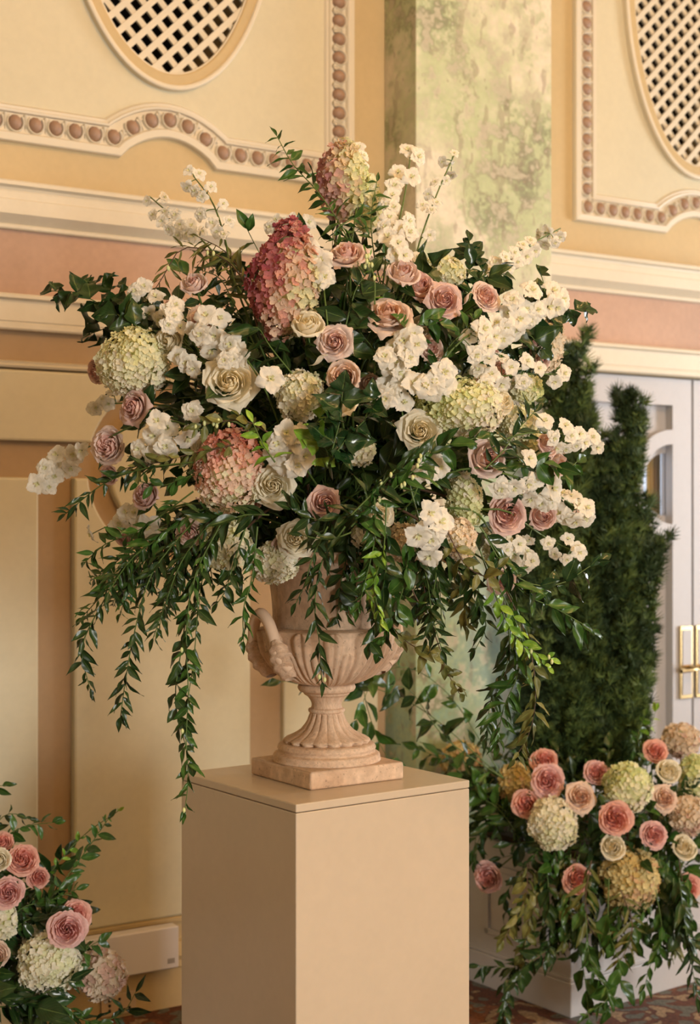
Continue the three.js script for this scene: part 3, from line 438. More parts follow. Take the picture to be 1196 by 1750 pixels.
// stems run from the foam (or soil) to the flower, arching outwards
function stemPath(base, tip, arch = 0.5) { const d = tip.clone().sub(base), mid = base.clone().addScaledVector(d, 0.45).add(V(0, arch * Math.hypot(d.x, d.z) * 0.45, 0)); return [base, base.clone().lerp(mid, 0.5).add(V(0, arch * 0.03, 0)), mid, tip]; }
const local = (list, o) => list.map((p) => p.clone().sub(o));
function rose(label, base, at, size, dir, kind, hue, { leaves = 2, group } = {}) {
  const r = thing('rose', label, 'rose', base, group);
  const b = roseBloom(kind, hue); r.add(b); b.scale.setScalar(size); b.quaternion.copy(facing(dir, rr(0, 6.28)));
  const depth = kind === 'cup' ? 0.34 : 0.22; b.position.copy(at).addScaledVector(dir, -size * depth).sub(base);
  const foot = at.clone().addScaledVector(dir, -size * (depth + 0.08));
  const pts = local([base, ...stemPath(base, foot.clone().addScaledVector(dir, -0.05), 0.5).slice(1, 3), foot.clone().addScaledVector(dir, -0.05), foot], base);
  const s = mesh('stem', tube(pts, 0.0028, 0.0026, 14), stemMat, r), c = new THREE.CatmullRomCurve3(pts);
  for (let k = 0; k < leaves; k++) { const t = 0.68 + 0.14 * k, p = c.getPoint(t), tan = c.getTangent(t), side = CAMV(rr(-1, 1), rr(-1, 1), rr(-0.2, 0.6)).normalize(); putLeaf(s, p, tan.multiplyScalar(0.5).add(side), CAMV(rr(-0.4, 0.4), 0.5, 1), size * rr(0.55, 0.85), 'broad', GREEN.deep); }
  return r;
}
function hydrangea(label, base, at, w, h, tilt, hue, grad, { floret = 0.0155, cone = 0, group, back = 0.0, lit } = {}) {
  const o = thing('hydrangea', label, 'hydrangea', base, group), head = new THREE.Group(); head.name = 'flower_head'; o.add(head);
  const a = tilt * Math.PI / 180, tw = FW.clone().multiplyScalar(-1), x = RT.clone().multiplyScalar(Math.cos(a)).addScaledVector(UP, -Math.sin(a)), y = RT.clone().multiplyScalar(Math.sin(a)).addScaledVector(UP, Math.cos(a));
  head.position.copy(at).sub(base); head.quaternion.copy(basis(x, y, tw));
  const hues = HUES[hue], A = w / 2, B = h / 2, taper = (t) => cone ? (1 - cone * Math.max(0, t)) * (1 - 0.25 * cone * Math.max(0, -t)) : 1;
  const surf = 2 * Math.PI * (A * A + A * B), n = Math.min(620, Math.round(surf / (floret * floret * 0.50))), all = [], ph = rr(0, 6);
  for (let k = 0; k < n; k++) {
    const t = 1 - 2 * (k + 0.5) / n, rad = Math.sqrt(1 - t * t), th = k * 2.39996 + ph, lump = 1 + 0.07 * Math.sin(th * 3 + t * 5 + ph) + rr(-0.08, 0.07), q = taper(t);
    const p = V(Math.cos(th) * rad * A * q * lump, t * B * lump, Math.sin(th) * rad * A * q * lump * 0.92), nn = V(p.x / (A * A), p.y / (B * B) + 0.001, p.z / (A * A)).normalize();
    nn.add(V(rr(-0.6, 0.6), rr(-0.6, 0.6), rr(-0.3, 0.6))).normalize();
    const g = grad[0] * p.x / A + grad[1] * p.y / B, ci = clamp(Math.round((0.5 + 0.5 * g) * (hues.length - 1) + rr(-0.9, 0.9)), 0, hues.length - 1);
    const sc = floret * rr(0.95, 1.3), qt = facing(nn, rr(0, 6.28)), gi = Math.floor(rnd() * 3);
    all.push([p, qt, sc, ci, gi]);
  }
  all.sort((m, q) => q[0].z - m[0].z);                                // the florets turned to the viewer singly, those round the back as one mass
  for (const [p, qt, sc, ci, gi] of all.slice(0, 300)) { const m = mesh('floret', floretGeo[gi], hues[ci], head); m.position.copy(p); m.quaternion.copy(qt); m.scale.setScalar(sc); }
  const rest = all.slice(300);
  if (rest.length) {
    const im = new THREE.InstancedMesh(floretGeo[0], FLORET, rest.length); im.name = 'floret_mass'; im.userData.kind = 'stuff'; im.castShadow = im.receiveShadow = true; head.add(im);
    rest.forEach(([p, q, s, ci], i) => { im.setMatrixAt(i, new THREE.Matrix4().compose(p, q, V(s, s, s))); im.setColorAt(i, hues[ci].userData.tint); });
  }
  mesh('core', new THREE.SphereGeometry(1, 14, 10).scale(A * 0.78 * (1 - cone * 0.3), B * 0.8, A * 0.72 * (1 - cone * 0.3)), budMat, head);
  mesh('stem', tube(local(stemPath(base, at), base), 0.0035, 0.003, 12), woodMat, o);
  return o;
}
function larkspur(label, base, pts, florets, size, { group, name = 'delphinium', dbl = true } = {}) {   // pts: stem points in the room, florets: points in the room
  const o = thing(name, label, 'delphinium', base, group), path = local([base, ...pts], base), c = new THREE.CatmullRomCurve3(path), gs = [tube(path, 0.0032, 0.0016, 24)];
  const samples = c.getPoints(60).slice(20);
  florets.forEach((p, i) => {
    const q = p.clone().sub(base); let best = samples[0], bd = 9; for (const s of samples) { const d = s.distanceTo(q); if (d < bd) { bd = d; best = s; } }
    const out = q.clone().sub(best); if (bd > 0.1) best = q.clone().addScaledVector(out, -0.6);
    const dir = out.normalize().multiplyScalar(0.7).add(CAMV(rr(-0.35, 0.45), rr(-0.3, 0.35), rr(0.5, 1.1))).normalize();
    const b = (dbl && i % 2 ? larkDouble : larkProto).clone(); o.add(b); b.position.copy(q); b.quaternion.copy(facing(dir, rr(0, 6))); b.scale.setScalar(size * rr(0.85, 1.15));
    gs.push(tube([best, best.clone().lerp(q, 0.5).add(V(0, 0.004, 0)), q], 0.0011, 0.0011, 5, 4));
  });
  mesh('stem', merged(gs), stemMat, o); return o;
}
function vine(label, pts, kind, len, gap, greens, { group, name = 'foliage_vine', r = 0.0016, bare = 0, droop = 0.35, spread = 1, buds = 0, end = true } = {}) {
  const base = pts[0], o = thing(name, label, 'foliage', base, group), c = new THREE.CatmullRomCurve3(local(pts, base)), L = c.getLength();
  mesh('stem', tube(local(pts, base), r * 1.2, r * 0.6, Math.max(12, Math.round(L / 0.03))), greens === GREEN.olive ? woodMat : stemMat, o);
  const n = Math.max(2, Math.round(L * (1 - bare) / gap));
  for (let k = 0; k < n; k++) {
    const t = bare + (1 - bare) * (k + rr(0.1, 0.9)) / n, p = c.getPointAt(clamp(t, 0, 1)), tan = c.getTangentAt(clamp(t, 0, 1)), sd = rnd() < 0.15 ? pick([-1, 1]) : k % 2 ? 1 : -1;
    const across = V(0, 0, 0).crossVectors(tan, FW).normalize().multiplyScalar(sd * rr(0.2, 1.2) * spread), dir = tan.clone().multiplyScalar(rr(0.3, 1.1)).add(across).add(CAMV(rr(-0.35, 0.35), -droop * rr(0, 2), rr(-0.5, 0.8)));
    putLeaf(o, p, dir, CAMV(rr(-1, 1), rr(-0.2, 1), rr(0.2, 1)), len * rr(0.6, 1.25) * (t > 0.9 ? 0.75 : 1), kind, greens);
  }
  if (end) putLeaf(o, c.getPointAt(1), c.getTangentAt(1), CAMV(rr(-0.5, 0.5), 0.4, 1), len * 0.8, kind, greens);
  for (let k = 0; k < buds; k++) { const p = c.getPointAt(rr(0.4, 1)), q = p.clone().add(CAMV(rr(-0.009, 0.009), rr(-0.012, 0.004), rr(0.002, 0.008))); const m = mesh('bud', new THREE.SphereGeometry(0.0045, 7, 5).scale(0.8, 1.3, 0.8), budMat, o); m.position.copy(q); }
  return o;
}
// ---------------------------------------------------------------- the arrangement in the urn
const shell = (px, py, k = 1) => 3.40 - 0.42 * k * Math.sqrt(Math.max(0, 1 - ((px - 560) / 460) ** 2 - ((py - 660) / 400) ** 2));
const foam = () => URN.clone().add(V(rr(-0.07, 0.07), 0.53 + rr(0, 0.04), rr(-0.07, 0.07)));
const toward = (fx, fy) => CAMV(fx, fy, 1).normalize();
// [x, y, width in pixels, axis right, axis up, kind, hue, metres further back, label]
const MAIN_ROSES = [
  [594, 433, 66, -0.1, 1.0, 'open', 'blush', 0, 'pale pink open rose under the tall dusky hydrangea'],
  [664, 537, 78, 0.05, 0.85, 'open', 'peach', 0, 'wide open peach pink rose showing its underside in the middle of the urn'],
  [690, 466, 52, 0.3, 0.8, 'cup', 'blush', 0, 'cupped pale pink rose at the foot of the upright white delphiniums'],
  [718, 489, 56, 0.5, 0.5, 'cup', 'dusty', 0.05, 'dusty pink rose half hidden between two pink roses'],
  [760, 513, 60, 0.35, 0.15, 'open', 'dusty', 0, 'dusty mauve pink rose with a tight spiral heart beside a stray petal'],
  [831, 507, 50, 0.6, 0.35, 'garden', 'blush', 0, 'pale pink rose touching the big white delphinium spike'],
  [572, 584, 56, -0.1, 0.05, 'open', 'blush', 0, 'star shaped pale pink rose directly above the peach rose'],
  [588, 645, 54, -0.15, 0.2, 'cup', 'peach', 0, 'round peach rose with a spiral centre above an ivory rose'],
  [527, 555, 54, 0.1, 0.75, 'cup', 'ivory', 0, 'ivory rose tucked under the burgundy hydrangea'],
  [581, 690, 56, -0.1, 0.9, 'cup', 'ivory', 0, 'ivory rose under the round peach rose, crossed by glossy ivy'],
  [393, 653, 84, 0, 0.2, 'open', 'ivory', 0, 'largest ivory rose with spread outer petals'],
  [718, 736, 66, 0.05, 0.1, 'open', 'ivory', 0, 'ivory rose with a spiral heart below the lime hydrangea'],
  [467, 830, 66, 0.05, 0.0, 'open', 'ivory', 0, 'ivory rose beside the coral hydrangea'],
  [507, 921, 60, 0, 0, 'open', 'ivory', 0, 'ivory rose hanging over the rim of the urn'],
  [554, 859, 52, 0.25, -0.1, 'open', 'dusty', 0, 'dusty pink rose against dark leaves above the urn rim'],
  [486, 937, 40, -0.1, -0.2, 'cup', 'dusty', 0.0, 'small dusty rose behind the ivory rose at the urn rim'],
  [228, 695, 58, -0.7, 0.15, 'open', 'dusty', 0, 'ruffled dusty pink rose under the butter yellow hydrangea'],
  [184, 762, 60, -0.5, 0.1, 'garden', 'blush', 0, 'ruffled pale pink rose where the low white delphinium leaves the urn'],
  [249, 848, 46, -0.4, 0.5, 'cup', 'dusty', 0, 'narrow dusty pink rose above a pair of white blossoms'],
  [187, 812, 32, -0.6, -0.2, 'cup', 'dusty', 0.08, 'small dusty rose half under the ruffled pale rose'],
  [166, 634, 42, -1.0, -0.2, 'cup', 'dusty', 0.04, 'dusty rose bud leaning out beside the butter yellow hydrangea'],
  [332, 484, 42, -0.2, 0.7, 'cup', 'blush', 0.05, 'pale pink rose under the olive green sprays'],
  [289, 526, 32, -0.3, 0.9, 'cup', 'dusty', 0.05, 'dusty rose bud among white blossoms near the ivy'],
  [343, 545, 48, -0.2, 0.3, 'open', 'blush', 0.03, 'pale pink rose behind the white blossoms above the largest ivory rose'],
  [290, 582, 50, -0.6, 0.1, 'cup', 'ivory', 0.04, 'creamy white rose between butter hydrangea and white blossoms'],
  [833, 783, 62, 0.4, 0.05, 'cup', 'blush', 0, 'pink and cream rose on a brown stem below the lime hydrangea'],
  [867, 879, 64, 0.45, -0.05, 'garden', 'dusty', 0, 'large ruffled dusty rose under the long white delphinium'],
  [926, 881, 48, 0.5, -0.1, 'cup', 'dusty', 0.03, 'dusty rose half covered by white delphinium petals'],
  [858, 992, 48, 0.3, -0.5, 'cup', 'blush', -0.08, 'lowest pale pink rose hanging in front of the marbled pilaster'],
  [735, 597, 44, 0.6, 0.1, 'cup', 'blush', 0.04, 'pale pink rose behind the stubby white delphinium'],
  [826, 660, 40, 0.5, 0.4, 'cup', 'blush', 0.05, 'pale rose peeping over the lime hydrangea'],
  [842, 605, 26, 0.4, 0.5, 'cup', 'dusty', 0.06, 'tiny dusty rose bud among white larkspur flowers'],
  [856, 634, 32, 0.5, 0.2, 'cup', 'dusty', 0.06, 'small dusty rose under a row of white flowers'],
  [912, 585, 42, 0.5, 0.4, 'cup', 'blush', 0.12, 'pale rose in front of the far cream hydrangea'],
  [926, 614, 30, 0.6, 0.1, 'cup', 'blush', 0.12, 'small pale rose below the dark ivy leaf'],
  [934, 762, 38, 0.8, 0.5, 'cup', 'dusty', 0.04, 'dusty rose under the white spike facing the cypress'],
  [953, 792, 38, 0.9, 0.1, 'cup', 'blush', 0.05, 'pale rose in profile above the long white delphinium'],
  [858, 685, 44, 0.9, 0.2, 'cup', 'ivory', 0.04, 'ivory rose seen from the side next to the lime hydrangea'],
  [648, 876, 48, 0.2, 0.0, 'open', 'ivory', -0.06, 'cream rose veiled by hanging green vines'],
  [722, 562, 44, 0.3, -0.1, 'cup', 'ivory', 0.07, 'cream rose in shade behind the mauve pink rose'],
  [630, 657, 34, 0.2, -0.3, 'cup', 'blush', 0.08, 'pale rose in shade beside the round peach rose'],
  [352, 765, 46, -0.3, 0.2, 'cup', 'ivory', 0.05, 'ivory rose behind the coral hydrangea'],
  [428, 855, 36, 0.0, -0.4, 'cup', 'dusty', 0.05, 'dusty rose squeezed under the coral hydrangea'],
  [324, 911, 46, -0.3, -0.2, 'open', 'blush', -0.05, 'pale rose covered by vine leaves below the coral hydrangea'],
  [684, 438, 40, 0.2, 0.9, 'cup', 'peach', 0.09, 'peach rose behind the upright white delphiniums'],
  [985, 886, 30, 0.8, -0.4, 'cup', 'blush', 0.06, 'pink rose under the tip of the long white delphinium'],
  [211, 918, 32, -0.5, -0.4, 'cup', 'dusty', 0.06, 'dusty rose under the pair of white blossoms'],
];
for (const [x, y, w, fx, fy, kind, hue, dz, label] of MAIN_ROSES) { const z = shell(x, y) + dz; rose(label, foam(), P(x, y, z), w * z / FOCAL * 1.12, toward(fx, fy), kind, hue, { leaves: w > 40 ? 3 : 1 }); }
// one stray rose petal lying on the leaves
for (const [x, y, w, hue, label, rot] of [[542, 618, 44, 'ivory', 'single ivory petal lying on dark leaves below the burgundy hydrangea', -0.2], [800, 516, 30, 'peach', 'single peach petal between two pink roses', 0.3]]) { const z = shell(x, y) + 0.02; const p = mesh(numbered('loose_petal'), petalGeos.open[5][0], ROSE[hue][0], scene); dress(p, label, 'petal'); p.position.copy(P(x - w * 0.4, y + 6, z)); p.quaternion.copy(basis(RT, UP, FW.clone().multiplyScalar(-1))); p.rotateZ(rot); p.scale.setScalar(w / FOCAL * z * 1.9); }

// [x, y, width, height, tilt, hue, [colour runs right, up], metres back, label, floret px, cone]
const MAIN_HYDRANGEAS = [
  [488, 478, 118, 190, 6, 'burgundy', [0.95, -0.45], -0.02, 'tall cone of burgundy to pink hydrangea, the darkest flower head', 15, 0.35],
  [586, 306, 86, 128, 3, 'dusky', [0.95, 0.1], 0.05, 'dusky pink hydrangea standing topmost in the urn', 15, 0.35],
  [628, 348, 40, 92, 5, 'butter', [-0.5, 0.3], 0.12, 'narrow yellow hydrangea behind the topmost dusky one', 13, 0.2],
  [229, 620, 122, 108, -28, 'butter', [-0.4, -0.8], 0, 'butter yellow hydrangea below the ivy spray', 11, 0.1],
  [391, 804, 116, 136, 8, 'coral', [0.25, -1.0], -0.02, 'coral pink hydrangea fading to cream at its base', 11, 0.12],
  [513, 677, 80, 78, 0, 'cream', [0.3, 0.2], 0, 'round cream hydrangea between ivory and peach roses', 11, 0],
  [787, 697, 140, 92, 0, 'lime', [0.9, -0.6], 0, 'wide lime to cream hydrangea above a pink and cream rose', 11, 0],
  [778, 925, 68, 74, 20, 'peachy', [0.3, 0.3], -0.08, 'peach cream hydrangea beside large white blossoms', 11, 0.15],
  [793, 855, 56, 92, -8, 'lime', [0.3, 0.6], 0.04, 'lime green hydrangea above the peach cream one', 11, 0.2],
  [692, 928, 62, 60, 0, 'peachy', [0, 0], -0.05, 'shaded cream hydrangea behind the white blossoms and vines', 11, 0],
  [468, 962, 78, 62, 0, 'cream', [0, 0], -0.04, 'cream hydrangea touching the neck of the urn', 11, 0],
  [388, 930, 76, 80, 0, 'butter', [0.2, -0.3], -0.08, 'butter hydrangea under vines near the urn handle', 12, 0],
  [757, 466, 70, 50, 0, 'butter', [0.2, -0.4], 0.12, 'cream yellow hydrangea behind the pink roses by the pilaster', 11, 0],
  [938, 590, 46, 92, 12, 'peachy', [0.2, 0], 0.14, 'tall cream hydrangea in front of the cypress tip', 10, 0.1],
  [898, 664, 54, 42, 0, 'lime', [-0.6, 0], 0.12, 'green hydrangea below the white larkspur row', 10, 0],
  [884, 724, 66, 54, 0, 'butter', [0.4, 0], 0.10, 'pale yellow hydrangea behind curling leaves', 11, 0],
  [905, 762, 50, 50, 0, 'butter', [0, 0], 0.12, 'soft yellow hydrangea beside the profile roses', 11, 0],
  [612, 770, 52, 46, 0, 'cream', [0, 0], 0.05, 'shaded cream hydrangea under the glossy ivy', 12, 0],
  [620, 915, 36, 34, 0, 'cream', [0, 0], 0.07, 'small cream hydrangea hidden in hanging vines', 11, 0],
  [850, 930, 50, 60, 0, 'cream', [0, 0], 0.06, 'white hydrangea behind the large ruffled dusty rose', 11, 0],
  [196, 990, 44, 30, 0, 'butter', [0, 0], 0.12, 'yellow hydrangea glimpsed through trailing vines', 11, 0],
];
for (const [x, y, w, h, tilt, hue, grad, dz, label, fl, cone] of MAIN_HYDRANGEAS) { const z = shell(x, y) + dz + 0.03, s = z / FOCAL; hydrangea(label, foam(), P(x, y, z), w * s, h * s, tilt, hue, grad, { floret: fl * s, cone }); }

// [label, stem pixels from low to tip, floret pixels, floret size, metres back]
const SPIKES = [
  ['tall white delphinium with bell flowers leaning over the cream cornice', [[400, 480], [385, 410], [365, 350], [330, 300]], [[323, 292], [340, 298], [321, 318], [334, 326], [360, 320], [346, 336], [381, 348], [344, 366], [363, 382], [391, 378], [372, 396], [383, 402]], 22, 0.04],
  ['soft white delphinium spray beside the taller bell flowered one', [[400, 480], [340, 405], [290, 365], [255, 335]], [[252, 343], [280, 338], [262, 367], [283, 362], [277, 378], [300, 368], [308, 384], [290, 391], [327, 386], [306, 402], [330, 404], [346, 396], [320, 398]], 22, 0.16],
  ['upright white delphinium crossing the edge of the pilaster', [[662, 480], [675, 410], [690, 340], [703, 255]], [[697, 257], [713, 268], [703, 303], [697, 378], [686, 392], [699, 398], [680, 416], [676, 438], [690, 436]], 30, 0.02],
  ['narrow white delphinium column next to the upright one', [[655, 480], [660, 420], [664, 350], [680, 295]], [[680, 295], [674, 318], [670, 334], [661, 352], [665, 373], [658, 388], [662, 405], [672, 356]], 30, 0.05],
  ['airy white delphinium in front of the marbled pilaster', [[700, 480], [715, 420], [745, 335], [778, 260]], [[776, 262], [768, 280], [757, 276], [771, 297], [762, 308], [744, 312], [733, 332], [746, 347], [722, 351], [738, 360], [734, 402], [712, 440]], 21, 0.16],
  ['cream white delphinium reaching from the pilaster to the door bay', [[800, 500], [850, 455], [905, 418], [958, 390]], [[956, 404], [948, 414], [936, 397], [922, 402], [930, 416], [906, 412], [914, 428], [893, 420], [899, 438], [878, 432], [884, 448], [862, 440], [868, 458], [846, 450], [850, 468], [834, 462]], 26, 0.2],
  ['thick white delphinium spike above the dark ivy leaves', [[770, 600], [830, 555], [890, 530], [960, 500]], [[945, 498], [960, 512], [951, 525], [908, 498], [936, 524], [918, 530], [898, 528], [876, 514], [888, 545], [905, 545], [868, 536], [862, 560], [846, 552], [878, 562], [845, 575], [825, 562], [834, 592], [812, 606], [858, 578]], 34, -0.02],
  ['stubby white delphinium in front of a pale rose', [[660, 640], [675, 615], [695, 590], [712, 570]], [[706, 572], [691, 582], [712, 588], [672, 594], [692, 602], [658, 610], [676, 620], [700, 612], [664, 628], [680, 636]], 32, -0.02],
  ['cluster of white delphinium flowers below the stubby spike', [[700, 760], [690, 720], [685, 690], [690, 650]], [[664, 658], [688, 648], [706, 655], [660, 682], [690, 688], [672, 668], [646, 674]], 34, 0],
  ['pair of large white delphinium flowers on the lime hydrangea', [[760, 720], [755, 690], [745, 660], [745, 635]], [[742, 652], [758, 636], [728, 660], [760, 656], [740, 668]], 38, -0.02],
  ['white larkspur stem running out above the cypress', [[780, 690], [830, 650], [890, 640], [965, 640]], [[802, 578], [818, 634], [836, 614], [856, 612], [873, 628], [900, 618], [921, 630], [893, 652], [856, 656], [963, 638], [948, 652], [830, 655], [840, 640]], 28, 0.02],
  ['white delphinium tip pointing at the cypress tree', [[840, 760], [900, 740], [960, 742], [1018, 752]], [[930, 720], [945, 748], [966, 728], [975, 745], [990, 742], [984, 760], [998, 756], [1012, 748], [1020, 764], [966, 766], [950, 764]], 28, 0.02],
  ['long white delphinium with the most open flowers', [[800, 800], [870, 812], [940, 838], [1000, 880]], [[904, 784], [926, 808], [912, 822], [900, 826], [878, 832], [856, 834], [944, 834], [962, 846], [976, 848], [988, 866], [1002, 868], [1000, 884], [984, 890], [970, 884], [956, 878], [926, 858], [908, 852], [940, 856]], 36, -0.02],
  ['round cluster of white delphinium flowers below the ruffled rose', [[800, 870], [840, 910], [870, 940], [900, 960]], [[848, 922], [864, 938], [886, 930], [880, 952], [900, 944], [896, 964], [874, 966], [862, 955], [908, 958]], 32, 0],
  ['thin delphinium stem with star shaped flowers below a dusty rose', [[850, 870], [890, 890], [935, 920], [985, 945]], [[904, 922], [936, 928], [970, 922], [968, 956], [990, 944], [948, 946], [985, 936]], 25, -0.02],
  ['large white blossoms in front of the peach cream hydrangea', [[690, 800], [705, 850], [720, 900], [738, 950]], [[734, 876], [750, 892], [714, 914], [736, 920], [734, 950]], 42, -0.14],
  ['white delphinium spray above the largest ivory rose', [[450, 660], [410, 600], [370, 560], [335, 540]], [[352, 540], [344, 572], [368, 574], [394, 588], [410, 606], [384, 616], [362, 598], [332, 562], [375, 545], [398, 612]], 32, 0],
  ['white delphinium flowers next to the creamy white rose', [[380, 660], [350, 620], [310, 600], [290, 560]], [[304, 608], [318, 618], [332, 630], [288, 556], [308, 560], [296, 540]], 30, 0.02],
  ['white delphinium blossoms over the small leaved branch', [[400, 720], [340, 720], [290, 745], [240, 770]], [[270, 720], [286, 734], [264, 745], [238, 768], [260, 776], [284, 762], [320, 747], [330, 703]], 36, 0],
  ['low white delphinium spike reaching past the ring panel', [[300, 720], [165, 758], [110, 790], [60, 830]], [[64, 826], [78, 800], [94, 814], [78, 816], [98, 778], [126, 776], [122, 798], [92, 792], [112, 800], [84, 832], [140, 770]], 32, 0.0],
  ['two white blossoms below the narrow dusty rose', [[330, 860], [290, 870], [250, 890], [205, 895]], [[216, 876], [206, 896], [240, 893], [232, 878], [256, 900], [158, 912]], 36, 0],
  ['blurred white larkspur behind the ruffled dusty rose', [[300, 700], [240, 690], [190, 690], [165, 695]], [[186, 690], [166, 696], [192, 672], [176, 684], [158, 700]], 24, 0.15],
  ['single ruffled white blossom beside the round cream hydrangea', [[500, 760], [480, 700], [465, 660]], [[462, 648]], 40, 0],
  ['ruffled white delphinium cluster above an ivory rose', [[500, 860], [500, 820], [495, 780], [490, 740]], [[490, 740], [476, 758], [504, 756], [500, 774], [486, 790], [512, 742], [472, 776], [506, 796], [520, 780]], 36, 0],
  ['white larkspur flowers beside the dark ivy spray', [[340, 600], [300, 550], [260, 520], [235, 495]], [[246, 490], [232, 498], [266, 508], [284, 530], [256, 534], [274, 546], [238, 540], [300, 522]], 28, 0.05],
  ['white lisianthus blossoms beside the burgundy hydrangea', [[560, 560], [555, 510], [550, 470], [540, 430]], [[548, 446], [554, 474], [522, 420], [536, 436], [540, 462]], 36, 0],
  ['small white larkspur behind the burgundy hydrangea top', [[520, 460], [510, 420], [500, 395], [480, 380]], [[482, 384], [462, 388], [500, 374], [512, 386], [472, 376], [526, 380]], 24, 0.12],
  ['white larkspur tip beside the topmost dusky hydrangea', [[600, 420], [610, 350], [615, 290], [614, 250]], [[613, 252], [620, 266], [606, 262], [621, 284], [618, 300]], 24, 0.12],
  ['frilly cream larkspur above a lime hydrangea', [[700, 860], [715, 830], [735, 800], [745, 780]], [[726, 800], [742, 788], [752, 798], [736, 810], [712, 812]], 32, 0],
];
for (const [label, stem, fl, size, dz] of SPIKES) {
  const z = (p) => shell(p[0], p[1]) + dz; larkspur(label, foam(), stem.map((p, i) => P(p[0], p[1], z(p) + 0.02)), fl.map((p) => P(p[0], p[1], z(p) + rr(-0.03, 0.01))), size * 3.2 / FOCAL * 1.08);
}
// ---------------------------------------------------------------- greenery of the urn
const px = 3.2 / FOCAL;
const trail = (list, z0, z1) => list.map(([x, y], i) => P(x, y, z0 + (z1 - z0) * i / (list.length - 1)));
